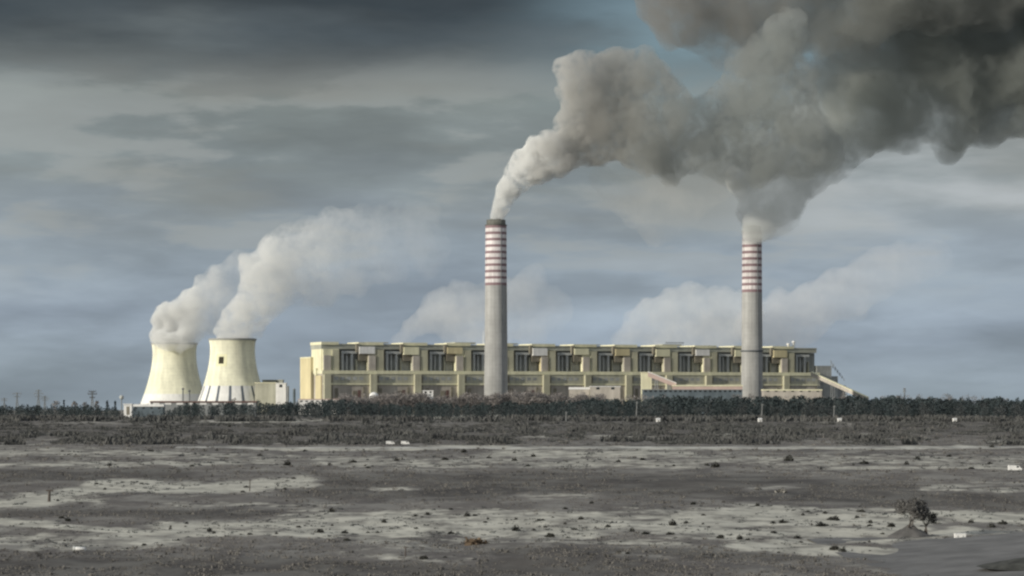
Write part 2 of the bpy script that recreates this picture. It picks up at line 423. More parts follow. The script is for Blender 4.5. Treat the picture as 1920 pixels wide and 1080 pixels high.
# pale leafless trees on the far side of the wood
n = 300; d = rng.uniform(2840, 2900, n); px = rng.uniform(-160, 2090, n)
hh = np.clip(Z(top_row(px) + rng.uniform(6, 24, n), d), 5, 30)
V1, F1 = tree_mass(X(px, d), d, hh, 'bare', 60)
tag(np_mesh('birch_woods', V1, F1, M['bare_dark']), 'grey leafless trees along the near edge of the dark pine wood', 'wood', kind='stuff')
n = 1100
d = rng.uniform(3490, 3560, n); px = np.concatenate([rng.uniform(620, 1130, 800), rng.uniform(250, 1950, n - 800)])
tops = np.interp(px, [250, 420, 620, 640, 1000, 1150, 1950], [757, 755, 751, 745, 742, 746, 745])
hh = np.clip(Z(tops + rng.normal(1, 3, n) - (fnoise(px / 22, d * 0, 3, 71) - .5) * 22, d), 5, 42)
V1, F1 = tree_mass(X(px, d), d, hh, 'bare', 70)
tag(np_mesh('bare_woods', V1, F1, M['bare_wood']), 'pale grey brown leafless wood between the pines and the buildings', 'wood', kind='stuff')

# trees that stand clear of the wood on the skyline
def skyline_tree(px, topy, dd, w, m, label, group, sp=.9, slim=False):
    h = Z(topy, dd); r = thing('tree', label, 'tree', (X(px, dd), dd, 0), 0, group)
    MB().bar((0, 0, -.5), (0, 0, h * .9), h * .014 + .25, .12, 6).build('trunk', M['bark'], r)
    k = 150; tt = rng.random(k); zz = .22 + .78 * tt
    rr = w * (np.minimum((1.04 - zz) * 1.4, 1) if slim else np.sqrt(np.clip(1 - ((zz - .6) / .42) ** 2, .04, 1)))
    th = rng.uniform(0, 6.283, k); rad = np.sqrt(rng.random(k)) * rr
    cs = np.stack([rad * np.cos(th), rad * np.sin(th), zz * h], -1)
    a_ = rng.normal(0, 1, (k, 3)); b_ = rng.normal(0, 1, (k, 3)); s_ = rng.uniform(.5, 1.3, (k, 1)) * sp
    q = np.stack([cs - a_ * s_, cs + b_ * s_ * .7, cs + a_ * s_, cs - b_ * s_ * .7], 1).reshape(-1, 3)
    o = np_mesh('crown', q, np.arange(len(q)).reshape(-1, 4), m); o.parent = r
    return r
gt = 'trees showing above the skyline'
skyline_tree(120, 751, 3550, 1.9, M['conifer'], 'thin dark tree standing alone on the left skyline', gt, .8, True)
skyline_tree(105, 752, 3620, 8, M['bare_wood'], 'broad pale tree just left of the thin dark skyline tree', gt)
skyline_tree(140, 753, 3600, 5, M['bare_wood'], 'small pale tree just right of the thin dark skyline tree', gt)
skyline_tree(160, 754, 3600, 5, M['bare_wood'], 'small tree left of the bushy lattice mast on the skyline', gt)
skyline_tree(182, 752, 3600, 4, M['bare_wood'], 'small tree right beside the bushy lattice mast on the skyline', gt)
skyline_tree(201, 751, 3600, 5, M['conifer'], 'dark pointed tree midway between lattice mast and white shed', gt, .9, True)
skyline_tree(216, 752, 3600, 3, M['conifer'], 'narrow dark tree closest to the ball topped water tower', gt, .9, True)
skyline_tree(1643, 746, 3560, 7, M['conifer'], 'dark tree crown right of the foot of the sloping conveyor', gt)
skyline_tree(1727, 747, 3560, 8, M['conifer'], 'rounded tree right of the lone mast at the right skyline', gt)
skyline_tree(1803, 745, 3560, 6, M['conifer'], 'highest tree bump on the right hand skyline', gt)
skyline_tree(1872, 747, 3560, 9, M['conifer'], 'broad tree near the right end of the skyline', gt)

# ------------------------------------------------------------------ cooling towers
def cooling_tower(px, topy, dd, label, stripes):
    ht = Z(topy, dd)
    r = thing('cooling_tower', label, 'cooling tower', (X(px, dd), dd, 0))
    zt = ht * .86; rt = 37.2
    def rad(z): return rt * math.sqrt(1 + ((z - zt) / (58 if z < zt else 34)) ** 2 * (.62 if z < zt else .55))
    zs = [9] + list(np.linspace(16, ht - 3, 34)); n = 144
    prof = [(rad(z), z) for z in zs]
    def mi(i, k):
        z = (zs[i] + zs[i + 1]) / 2
        if stripes and z < 44: return 2 if (k % 9) < 2 and z < 43 else 1
        if not stripes and z < 30: return 1
        return 0
    sh = MB().lathe(prof, n, mi)
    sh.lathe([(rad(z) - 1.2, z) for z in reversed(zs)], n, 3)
    sh.build('shell', [M['concrete_tower'], M['tower_white'], M['tower_slot'], M['concrete_tower_inside']], r, True)
    rt_ = rad(ht - 3)
    MB().lathe([(rt_ - 1.3, ht - 3), (rt_ + .9, ht - 3), (rt_ + .9, ht), (rt_ - 1.3, ht), (rt_ - 1.3, ht - 3)], n).build('rim', M['concrete_tower_inside'], r)
    MB().lathe([(rad(9) + 6, -1), (rad(9) + 6, 1.2), (rad(9) - 6, 1.2)], 96).build('basin', M['concrete_tower_inside'], r)
    rb = rad(9)
    for k in range(40):
        c = 2 * math.pi * k / 40
        m = MB()
        for sg in (-1, 1):
            e = c + sg * math.pi / 40
            m.bar(((rb + 3) * math.cos(c), (rb + 3) * math.sin(c), 0.6), ((rb - .6) * math.cos(e), (rb - .6) * math.sin(e), 9.3), .6)
        m.build('support', M['tower_white'], r)
    if stripes:
        # square emblem panel with a dark centre on the lit side
        zc = Z(676, dd); th = math.radians(-90 - 22)
        def curved(w, h_, off, name, m, par):
            q = MB(); kk = 8
            for j in range(kk):
                e0 = th + (j / kk - .5) * w / rad(zc); e1 = th + ((j + 1) / kk - .5) * w / rad(zc)
                for i in range(4):
                    za = zc + (i / 4 - .5) * h_; zb = zc + ((i + 1) / 4 - .5) * h_
                    q.add([((rad(zz) + off) * math.cos(e), (rad(zz) + off) * math.sin(e), zz) for zz, e in ((za, e0), (za, e1), (zb, e1), (zb, e0))], [(0, 1, 2, 3)])
            return q.build(name, m, par, True)
        pn = curved(20, 20, .25, 'emblem_panel', M['pale_yellow'], r)
        curved(9, 11.5, .5, 'emblem', M['dark_square'], pn)
    return r
cooling_tower(327, 643, 4080, 'left cream cooling tower with plain shell and steam spilling over its rim', False)
cooling_tower(436, 635, 3960, 'right cream cooling tower with dark square emblem and white striped foot', True)

# ------------------------------------------------------------------ stacks
def stack(px, dd, top, label, n_bands, r_top, r_bot, gallery):
    r = thing('smokestack', label, 'smokestack', (X(px, dd), dd, 0))
    pitch = 12 * dd / F if gallery else 11.9 * dd / F
    z_cap = top - 9
    rad = lambda z: r_top + (r_bot - r_top) * max(0, (1 - z / top)) ** 1.25
    seg = [0, 20, 45, 80, 120, 160]
    zb = z_cap - pitch * n_bands - pitch * .45
    zs = [z for z in seg if z < zb - 4] + [zb]; ms = [0] * (len(zs) - 1)
    zcur = zb
    zs.append(zcur + pitch * .45); ms.append(2); zcur += pitch * .45
    for k in range(n_bands):
        zs.append(zcur + pitch * .58); ms.append(1); zs.append(zcur + pitch); ms.append(2); zcur += pitch
    MB().lathe([(rad(z), z) for z in zs], 64, lambda i, k: ms[i]).build('shaft', [M['concrete_stack'], M['stack_white'], M['stack_red']], r, True)
    zt = zs[-1]; ri = rad(zt) - 1.6
    MB().lathe([(ri + .2, zt), (ri, top), (ri - 1.4, top), (ri - 1.4, zt - 6)], 64).build('cap', M['stack_cap'], r, True)
    MB().lathe([(ri - 1, zt + .15), (rad(zt) + .9, zt + .15), (rad(zt) + .9, zt + 1.3), (ri - 1, zt + 1.3)], 64).build('gallery', M['stack_cap'], r)
    f = MB()
    for k in range(4):
        a_ = 2 * math.pi * (k + .3) / 4
        cx_, cy_ = (ri * .45) * math.cos(a_), (ri * .45) * math.sin(a_)
        f.add([(cx_ + 3.6 * math.cos(q * math.pi / 6), cy_ + 3.6 * math.sin(q * math.pi / 6), zz) for zz in (top - 8, top + 1.0) for q in range(12)],
              [(q, (q + 1) % 12, 12 + (q + 1) % 12, 12 + q) for q in range(12)])
    f.build('flue', M['stack_cap'], r)
    lad = MB()
    a_ = R(-62); dx, dy = math.cos(a_), math.sin(a_)
    zz = list(range(0, int(zt), 12))
    for z0, z1 in zip(zz[:-1], zz[1:]): lad.bar(((rad(z0) + .35) * dx, (rad(z0) + .35) * dy, z0), ((rad(z1) + .35) * dx, (rad(z1) + .35) * dy, z1), .45)
    lad.build('ladder', M['grey_metal'], r)
    if gallery:
        zg = Z(658, dd)
        MB().lathe([(rad(zg) - .2, zg - 1.3), (rad(zg) + 1.5, zg - 1.3), (rad(zg) + 1.5, zg + .9), (rad(zg) - .2, zg + .9)], 64).build('gallery', M['dark_metal'], r)
    else:
        # crown of the concrete shell is a touch wider than the cap
        pass
    return r
stack(930, 3660, 299.5, 'tall grey smokestack with red and white bands and bright white smoke at its mouth', 9, 16.2, 18.6, False)
stack(1410, 3815, 300.5, 'grey banded smokestack on the right with its mouth lost in grey smoke', 9, 15.6, 17.6, True)

# ------------------------------------------------------------------ the boiler house block
TH = R(23.5)
D0 = 3740.0
ps = thing('power_station', 'very long beige power station block with a row of repeating boiler houses', 'power station', (X(605, D0), D0, 0), TH)
L = 905.0; NB = 12; P = L / NB
def local_u(px, v=0.0):          # u along the front that is seen at column px
    k = (px - CX) / F
    x0, y0 = X(605, D0), D0
    c, s = math.cos(TH), math.sin(TH)
    return (k * (y0 + v * c) - (x0 - v * s)) / (c - k * s)
MB().box(0, L, 0, 42, 0, 66).build('turbine_hall', M['wall_pink'], ps)
MB().box(-1.2, L + 1, -1.6, 42.0, 62.5, 68).build('cornice', M['wall_cream'], ps)
MB().box(.0, L, -.5, -.003, 48.5, 62.3).build('cladding_band', M['wall_green'], ps)
MB().box(.0, L, -1.5, -.003, 45.2, 48.2).build('ledge', M['wall_cream'], ps)
MB().box(.0, L, -2.5, -.003, 12, 22).build('canopy', M['wall_pink'], ps)
rp = random.Random(3)
for i in range(NB):
    u0 = i * P
    b_ = MB(); w = 11 if i else 9
    b_.box(u0 + (3 if i else 1), u0 + 3 + w, -6, -.01, 0, 62.2); b_.build('pilaster', M['wall_beige'], ps)
    MB().box(u0 + 3 + w + .2, u0 + 3 + w + 4.5, -1.4, -.01, 0, 60).build('downpipe_recess', M['opening'], ps)
    for du, dw, z1 in ((22 + rp.uniform(-3, 3), 5, 40), (50 + rp.uniform(-4, 4), 7, 36), (67, 3.5, 42)):
        MB().box(u0 + du, u0 + du + dw, -.9, -.01, 24 if rp.random() < .4 else 2, z1).build('doorway', M['opening'], ps)
    if i in (0, 1, 2, 4):
        MB().box(u0 + 58, u0 + 63, -3.4, -2.6, 23, 37).build('red_panel', M['red_brown'], ps)
    for k in range(5):
        MB().box(u0 + 19 + k * 10.5, u0 + 26 + k * 10.5, -.62, -.515, 53, 58).build('window', M['wall_recess'], ps)
    # boiler house: a projecting front block, dark recess with ducts, hood over an opening on its sunny side
    fb = MB(); fb.box(u0 + 2, u0 + 29, 4, 60, 66.5, 102); blk = fb.build('boiler_house', M[('wall_cream', 'wall_beige', 'wall_green', 'wall_cream', 'wall_cream', 'wall_yellow', 'wall_cream', 'wall_green', 'wall_beige', 'wall_cream', 'wall_green', 'wall_beige')[i]], ps)
    MB().box(u0 + 2.5, u0 + 14, 1.2, 3.95, 68.2, 92).build('bay_front', M['wall_pink'], blk)
    MB().box(u0 + 17, u0 + 28, 2.2, 3.95, 68.2, 101).build('stair_tower', M['wall_beige'], blk)
    if i: 
        MB().box(u0 - 13, u0 + 1.9, 6, 14.8, 84, 95.7).build('side_opening', M['opening'], blk)
        MB().box(u0 - 13, u0 + 13, 1.5, 7.9, 95.8 - (i % 3), 106).build('hood', M[('wall_cream', 'white_paint', 'wall_cream', 'wall_yellow')[i % 4]], blk)
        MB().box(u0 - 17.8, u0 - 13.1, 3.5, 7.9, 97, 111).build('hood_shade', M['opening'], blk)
    MB().box(u0 + 29.1, u0 + P + (2 if i < NB - 1 else 0) - .1, 15, 60, 66.5, 101.8).build('recess_wall', M['wall_recess'], ps)
    MB().box(u0 + 29.2, u0 + 32, 10, 14.9, 68, 98).build('recess_slot', M['opening'], ps)
    for du, rr, z1, v in ((36, 2.3, 97, 9.5), (44, 1.3, 92, 11), (52, 2.2, 95, 9.5)):
        q = MB(); q.lathe([(rr, 68), (rr, z1), (rr * .3, z1 + 2.5)], 16)
        dct = q.build('duct', M['duct'], ps, True, (u0 + du, v, 0))
    MB().box(u0 + 33.5, u0 + P - 15, 7, 14.9, 95, 99).build('duct_header', M['duct'], ps)
    MB().box(u0 + 59, u0 + P - 14.5, 9, 14.8, 68, 88 + rp.uniform(-3, 4)).build('bunker', M['wall_green'], ps)
MB().box(0.4, L - .2, 8, 60.2, 102.2, 108.5).build('roof', M['roof_band'], ps)
for i in range(NB):
    a0, a1 = (i * P - 13 if i else -.2), i * P + 29
    MB().box(a0, a1, 6.2, 60.6, 108.7, 113.2).build('parapet', M['wall_cream'], ps)
    MB().box(a1 + .05, (i + 1) * P - (18 if i < NB - 1 else 0), 7.2, 60.4, 108.6, 110.6).build('parapet', M['roof_band'], ps)
for i in range(NB):
    u0 = i * P
    h_ = [0, 1.5, .3, 2.5, 1.8, 0, 1.2, .3, 2.4, 0.2, .8, 0][i]
    if h_ > .7: MB().box(u0 + 4, u0 + 40, 12, 60, 112.2, 112.2 + h_).build('roof_plant', M['wall_green'], ps)
ad = MB()
for k in range(14): ad.bar((local_u(1255) + k * 2.6, 14, 112), (local_u(1255) + k * 2.6, 14, 117.5), .25)
ad.bar((local_u(1255), 14, 117.6), (local_u(1255) + 35, 14, 117.6), .5); ad.build('roof_railing', M['dark_metal'], ps)
u = local_u(906, 20); MB().bar((u, 20, 112), (u, 20, 134), .6, .3).build('roof_mast', M['white_paint'], ps)
for pxx, zz in ((1478, 4), (1488, 8)):
    u = local_u(pxx, 20); MB().lathe([(1.8, 112), (1.8, 112 + zz), (3.2, 112 + zz + .3), (3.2, 112 + zz + 2.2), (.2, 112 + zz + 3)], 14).build('roof_vent', M['white_paint'], ps, True, (u, 20, 0))
# sunny end: lower annex, dark joint, stair tower; upper end wall is the first boiler house itself
MB().box(-4, 60, 47, 100, 0, 88).build('annex', M['wall_yellow'], ps)
MB().box(-4.4, 60.4, 46.6, 100.4, 88.1, 90).build('annex_parapet', M['wall_cream'], ps)
MB().box(-2, -.02, 3, 30, 0, 60).build('end_stair', M['wall_yellow'], ps)
MB().box(-3, 1, 24, 31, 60.1, 72).build('end_turret', M['wall_cream'], ps)
MB().box(0.3, 1.9, 8, 56, 68.1, 102).build('end_panel', M['wall_cream'], ps)
# stepped far end
MB().box(L + .1, L + 30, 8, 60, 0, 80).build('end_block', M['wall_recess'], ps)
MB().box(L + 30.1, L + 44, 10, 56, 0, 62).build('end_block', M['wall_recess'], ps)
MB().box(L + 44.1, L + 62, 14, 50, 0, 46).build('end_block', M['grey_metal'], ps)
q = MB()
for k in range(7):
    q.bar((L + 31 + k * 4.5, 12, 80 - k * 4.4), (L + 31 + k * 4.5, 12, 90 - k * 5.4), .4)
    if k: q.bar((L + 31 + k * 4.5 - 4.5, 12, 90 - k * 5.4 + 5.4), (L + 31 + k * 4.5, 12, 80 - k * 4.4), .4)
q.build('steelwork', M['grey_metal'], ps)

# ------------------------------------------------------------------ conveyors
def conveyor(label, a, b, w, h_, m, roofm, legs, extra=None):
    a = Vector(a); b = Vector(b)
    r = thing('conveyor', label, 'conveyor', (a.x, a.y, 0))
    o = Vector((a.x, a.y, 0)); a2, b2 = a - o, b - o
    dirv = (b2 - a2).normalized(); side = dirv.cross(Vector((0, 0, 1))).normalized() * w / 2; up = Vector((0, 0, h_))
    vs = [a2 - side, a2 + side, a2 + side + up, a2 - side + up, b2 - side, b2 + side, b2 + side + up, b2 - side + up]
    MB().add(vs, [(0, 1, 2, 3), (7, 6, 5, 4), (0, 4, 5, 1), (1, 5, 6, 2), (2, 6, 7, 3), (3, 7, 4, 0)]).build('conveyor_tube', m, r)
    s2 = side * 1.12; u2 = Vector((0, 0, h_ * .22)); e = Vector((0, 0, .06))
    vs = [a2 - s2 + up + e, a2 + s2 + up + e, a2 + s2 + up + u2, a2 - s2 + up + u2, b2 - s2 + up + e, b2 + s2 + up + e, b2 + s2 + up + u2, b2 - s2 + up + u2]
    MB().add(vs, [(0, 1, 2, 3), (7, 6, 5, 4), (0, 4, 5, 1), (1, 5, 6, 2), (2, 6, 7, 3), (3, 7, 4, 0)]).build('roof', roofm, r)
    for f in legs:
        p = a2.lerp(b2, f); q = MB()
        for sg in (-1, 1):
            for dd_ in (-1.6, 1.6):
                q.bar((p.x + dirv.x * dd_ * 2 + side.x * sg, p.y + side.y * sg, -1), (p.x + dirv.x * dd_ + side.x * sg, p.y + side.y * sg, p.z), .55)
        for zz in np.arange(4, p.z - 4, 7):
            q.bar((p.x - 3 + side.x, p.y + side.y, zz), (p.x + 3 + side.x, p.y + side.y, zz + 6), .3)
        q.build('trestle', M['grey_metal'], r)
    return r
dd = 4000
conveyor('grey sloping conveyor gallery on trestles at the right end of the power station', (X(1522, dd), dd, Z(705, dd)), (X(1617, dd), dd - 60, Z(752, dd)), 7, 6, M['wall_pink'], M['wall_cream'], (.15, .38, .6, .8))
dd = 3690
cv = conveyor('pinkish sloping conveyor with white top edge between the two stacks', (X(1215, dd), dd, Z(706, dd)), (X(1268, dd), dd, Z(727, dd)), 6, 6.5, M['pink_paint'], M['white_paint'], (.3, .75))
# ------------------------------------------------------------------ plant buildings in front
def building(name, label, cat, px0, px1, topy, dd, depth, m, roofm=None, wins=0, winrow=.6, rz=0.0, zb=0.0, roof_h=1.2, overhang=.8, windims=(3, 3.5), group=None, winm=None):
    x0, x1, h_ = X(px0, dd), X(px1, dd), Z(topy, dd)
    w = x1 - x0
    r = thing(name, label, cat, ((x0 + x1) / 2, dd, zb), rz, group)
    MB().box(-w / 2, w / 2, 0, depth, 0, h_ - roof_h).build('wall', m, r)
    MB().box(-w / 2 - overhang, w / 2 + overhang, -overhang, depth + overhang, h_ - roof_h + .01, h_).build('roof', roofm or M['grey_metal'], r)
    for k in range(wins):
        c = -w / 2 + (k + .5) * w / wins; zc = h_ * winrow
        f = MB().box(c - windims[0] / 2, c + windims[0] / 2, -.16, -.005, zc - windims[1] / 2, zc + windims[1] / 2).build('window', winm or M['glass_dark'], r)
    return r, w, h_
building('gallery_building', 'long low pinkish gallery at the foot of the pink conveyor', 'building', 1262, 1392, 722, 3680, 14, M['pink_paint'], M['wall_cream'], roof_h=2)
building('workshop', 'long dark blue grey workshop with small windows between the stacks', 'building', 1206, 1392, 730, 3600, 30, M['blue_grey'], M['grey_metal'], 20, .93, windims=(4, 3))
building('head_house', 'pale block where the pink conveyor begins', 'building', 1203, 1222, 698, 3700, 20, M['wall_cream'], M['wall_cream'])
r, w, h_ = building('pump_house', 'pale building with white roof edge and dark openings right of the first stack', 'building', 1107, 1163, 724, 3600, 24, M['wall_pink'], M['white_paint'], 2, .92, windims=(5, 3.4))
building('lean_to', 'low shed with bright white roof left of the pale pump house', 'building', 1068, 1105, 726, 3620, 20, M['wall_pink'], M['white_paint'], 0, roof_h=3.5)
r, w, h_ = building('low_hall', 'low pinkish hall right of the second stack', 'building', 1432, 1541, 730, 3620, 30, M['wall_pink'], M['wall_cream'], 7, .93, windims=(4, 2.5), roof_h=2)
building('switch_house', 'greenish building with stepped roof beside the striped cooling tower', 'building', 478, 517, 717, 3900, 30, M['wall_green'], M['wall_cream'], 0, roof_h=1.5)
r, w, h_ = building('tower_block', 'narrow white block with one dark window between cooling tower and power station', 'building', 517, 536, 718, 3850, 18, M['white_paint'], M['white_paint'], 1, .90, windims=(5, 4.5))
building('plant_room', 'dark green flat block rising behind the greenish building', 'building', 492, 530, 712, 3960, 20, M['roof_band'], M['wall_green'])
for k, (p0, p1, ty, lab) in enumerate(((538, 542, 723, 'slim grey silo right beside the narrow white block'), (549, 554, 728, 'short dark silo against the yellow end wall'))):
    dd = 3840; rr = (X(p1, dd) - X(p0, dd)) / 2; hz = Z(ty, dd)
    r = thing('silo', lab, 'silo', (X((p0 + p1) / 2, dd), dd, 0), 0, 'silos beside the white block')
    MB().lathe([(rr, 0), (rr, hz - 2)], 20).build('body', M['grey_metal'] if k == 0 else M['blue_grey'], r, True)
    MB().lathe([(rr + .3, hz - 2), (rr * .5, hz - .5), (.01, hz)], 20).build('cap', M['grey_metal'], r, True)
# domed tank
dd = 3580; r = thing('storage_tank', 'white domed tank on a white plinth before the power station', 'tank', (X(701, dd), dd, 0)); rr = 7.2; zt = Z(737, dd)
MB().lathe([(rr, 0), (rr, zt - 4)], 32).build('drum', M['white_paint'], r, True)
MB().lathe([(rr, zt - 4), (rr * .8, zt - 1.2), (rr * .45, zt + .8), (.01, zt + 1.6)], 32).build('dome', M['white_paint'], r, True)
MB().box(-14, 20, -10, -7.4, 0, Z(749, dd) + 1).build('plinth', M['white_paint'], r)
building('small_depot', 'white boxy depot left of the first stack', 'building', 793, 812, 732, 3560, 12, M['white_paint'], M['white_paint'], 2, .93, windims=(3, 3))
building('long_shed', 'long low flat white shed roof at the foot of the yellow end wall', 'building', 560, 650, 748, 3520, 12, M['white_paint'], M['pink_paint'], 9, .85, windims=(4, 2))
# white shed and long white hall on the left
dd = 2990
r, w, h_ = building('white_shed', 'small bright white shed with dark doorway left of the cooling towers', 'shed', 232, 247, 757, dd, 10, M['white_paint'], M['white_paint'], 0)
MB().box(-1.6, 2.4, -.15, -.005, 4, h_ - 3.5).build('doorway', M['opening'], r)
building('white_hall', 'long low hall with white roof below the left cooling tower', 'building', 247, 306, 758, 3060, 16, M['blue_grey'], M['white_paint'], 4, .72, windims=(3, 2), roof_h=3)
building('brown_hall', 'long low hall with dark red brown roof in front of the cooling towers', 'building', 282, 480, 752, 3300, 18, M['grey_metal'], M['red_brown'], 9, .82, windims=(9, 2.4), roof_h=2.2, winm=M['white_paint'])
for k, (p, ty, lab) in enumerate(((343, 728, 'dark steel flue standing before the left cooling tower'), (355, 732, 'shorter dark steel flue right of its twin before the left cooling tower'))):
    dd = 3420; h_ = Z(ty, dd)
    r = thing('flue', lab, 'flue', (X(p, dd), dd, 0), 0, 'steel flues before the left cooling tower')
    MB().bar((0, 0, 0), (0, 0, h_), 1.3, .9, 12).build('pipe', M['grey_metal'], r); MB().lathe([(1.6, h_ - 2), (1.6, h_ + .3), (.9, h_ + .3)], 12).build('collar', M['dark_metal'], r)
# ------------------------------------------------------------------ pylons, masts, water tower
def pylon_part(h_):
    q = MB(); w0 = h_ * .085; w1 = .7
    wz = lambda z: w0 + (w1 - w0) * min(1, z / (h_ * .72)) if z < h_ * .72 else w1
    lv = [0, .16, .3, .42, .53, .63, .72, .82, .91, 1.0]
    for z0, z1 in zip(lv[:-1], lv[1:]):
        z0 *= h_; z1 *= h_; a_, b_ = wz(z0), wz(z1)
        for sx in (-1, 1):
            for sy in (-1, 1): q.bar((sx * a_, sy * a_, z0), (sx * b_, sy * b_, z1), .32)
        for sy in (-1, 1):
            q.bar((-a_, sy * a_, z0), (b_, sy * b_, z1), .2); q.bar((a_, sy * a_, z0), (-b_, sy * b_, z1), .2)
    return q
def pylon(px, topy, dd, label, arms):
    h_ = Z(topy, dd) + 4; r = thing('pylon', label, 'pylon', (X(px, dd), dd, -4), 0, 'lattice pylons on the skyline')
    pylon_part(h_).build('lattice', M['grey_metal'], r)
    for zf, wd in arms:
        q = MB(); z = h_ * zf
        for sg in (-1, 1):
            q.bar((0, 0, z + h_ * .03), (sg * wd, 0, z), .28); q.bar((0, 0, z - h_ * .012), (sg * wd, 0, z), .28); q.bar((sg * wd * .8, 0, z), (sg * wd * .8, 0, z - 2.4), .25)
        q.build('crossarm', M['grey_metal'], r)
    return r
A3 = ((.72, 6.5), (.83, 9), (.94, 5.5))
pylon(8, 746, 5000, 'smallest lattice pylon at the far left edge', ((.8, 7), (.93, 7)))
pylon(32, 736, 4500, 'lattice pylon with one wide top arm near the left edge', ((.95, 9), (.8, 6)))
pylon(72, 730, 4200, 'tallest lattice pylon on the left skyline with three arms', A3)
pylon(84, 742, 4700, 'short lattice pylon just right of the tallest one', A3)
pylon(1696, 727, 4300, 'lone slim pylon on the right skyline beyond the wood', ((.86, 3), (.95, 2.5)))
r = thing('pylon', 'thick lattice mast with a wide platform head above the left skyline', 'pylon', (X(173, 3800), 3800, 0), 0, 'lattice pylons on the skyline')
h_ = Z(733, 3800); pylon_part(h_).build('lattice', M['grey_metal'], r)
q = MB()
for zf, wd in ((.97, 5.5), (.86, 7), (.7, 4)):
    q.box(-wd, wd, -1.6, 1.6, h_ * zf - .8, h_ * zf + .8)
    for k in range(4): q.bar((-wd + 2 * wd * k / 3, 0, h_ * zf + .8), (-wd + 2 * wd * k / 3, 0, h_ * zf + 2.6), .3)
q.build('platform', M['dark_metal'], r)
r = thing('water_tower', 'small ball topped water tower left of the white shed', 'water tower', (X(228, 4200), 4200, 0))
zc = Z(745, 4200)
MB().bar((0, 0, 0), (0, 0, zc - 2), 1.1, .8, 10).build('column', M['grey_metal'], r)
MB().lathe([(4.0 * math.sin(math.pi * k / 10) + .01, zc - 4.0 * math.cos(math.pi * k / 10)) for k in range(11)], 20).build('ball', M['duct'], r, True)

# ------------------------------------------------------------------ things out on the heath
def van(px, py, label, rz):
    p = on_ground(px, py); p.z += .1
    r = thing('white_van', label, 'van', p, rz, 'white vans out on the heath')
    prof = [(-2.4, .45), (2.3, .45), (2.4, 1.1), (1.9, 1.3), (1.35, 2.1), (-2.3, 2.15), (-2.42, 1.9)]
    n = len(prof); vs = [(x_, y_, z_) for y_ in (-.95, .95) for x_, z_ in prof]
    MB().add(vs, [tuple(range(n)), tuple(range(2 * n - 1, n - 1, -1))] + [(k, n + k, n + (k + 1) % n, (k + 1) % n) for k in range(n)]).build('body', M['white_paint'], r)
    MB().add([(1.86, -.8, 1.36), (1.86, .8, 1.36), (1.42, .8, 2.02), (1.42, -.8, 2.02)], [(0, 1, 2, 3)]).build('windscreen', M['glass_dark'], r, loc=(.03, 0, .02))
    MB().box(.4, 1.3, -.965, -.952, 1.35, 1.95).build('side_window', M['glass_dark'], r)
    for wx in (-1.55, 1.5):
        for wy in (-.86, .86):
            w_ = MB().bar((wx, wy - .12, .36), (wx, wy + .12, .36), .36, .36, 16).build('wheel', M['tyre'], r)
            MB().bar((wx, wy - .135, .36), (wx, wy + .135, .36), .2, .2, 12).build('rim', M['duct'], w_)
van(732, 834, 'white van on the sandy track, left one of a pair', .1)
van(760, 834, 'white van on the sandy track, right one of a pair', .05)
van(1903, 885, 'white van alone at the right edge of the heath', .0)
for px_, py_, lab in ((1425, 791, 'tiny white hut at the edge of the wood right of the second stack'), (1574, 791, 'tiny white hut below the sloping conveyor'), (1790, 791, 'tiny white hut alone at the edge of the wood on the right'), (1234, 791, 'tiny pale hut before the wood between the stacks')):
    p = on_ground(px_, py_)
    r = thing('hut', lab, 'hut', p, .2, 'huts along the edge of the wood'); r.scale = (.95, .95, .95)
    MB().box(-2, 2, -1.6, 1.6, -.2, 3.2).build('wall', M['white_paint'], r)
    MB().add([(-2.3, -1.9, 3.2), (2.3, -1.9, 3.2), (2.3, 1.9, 3.2), (-2.3, 1.9, 3.2), (-2.3, 0, 4.3), (2.3, 0, 4.3)], [(0, 1, 5, 4), (2, 3, 4, 5), (0, 4, 3), (1, 2, 5), (3, 2, 1, 0)]).build('roof', M['white_paint'], r)
    MB().box(-.5, .5, -1.66, -1.605, -.2, 2).build('door', M['opening'], r)
# white box cabin
p = on_ground(1800, 1014)
r = thing('site_cabin', 'small bright white box cabin beside the dark embankment', 'cabin', (p.x, p.y, .0), .04)
MB().box(-1.05, 1.05, -.5, .5, .25, 1.35).build('wall', M['white_paint'], r); MB().box(-1.1, 1.1, -.55, .55, 1.36, 1.44).build('roof', M['white_paint'], r)
MB().box(-.95, .95, -.42, .42, 0, .24).build('skid', M['dark_metal'], r)
for k in (-1, 1): MB().box(k * .5 - .12, k * .5 + .12, -.53, -.503, .62, 1.05).build('vent', M['duct'], r)
# concrete pipe
p = on_ground(150, 1033)
r = thing('concrete_pipe', 'short white concrete pipe lying on sand with a dark open end', 'pipe', (p.x, p.y, p.z + .32), -.25)
q = MB()
q.lathe([(.34, -1.1), (.34, 1.1), (.26, 1.1), (.26, -1.1), (.34, -1.1)], 24); o = q.build('tube', M['white_paint'], r, True); o.rotation_euler = (0, R(90), 0)
q = MB().lathe([(.43, -1.25), (.43, -.9), (.35, -.9), (.3, -1.25), (.43, -1.25)], 24); o = q.build('collar', M['duct'], r); o.rotation_euler = (0, R(90), 0)
q = MB().lathe([(.01, -1.0), (.258, -1.0)], 24); o = q.build('dark_end', M['opening'], r); o.rotation_euler = (0, R(90), 0)
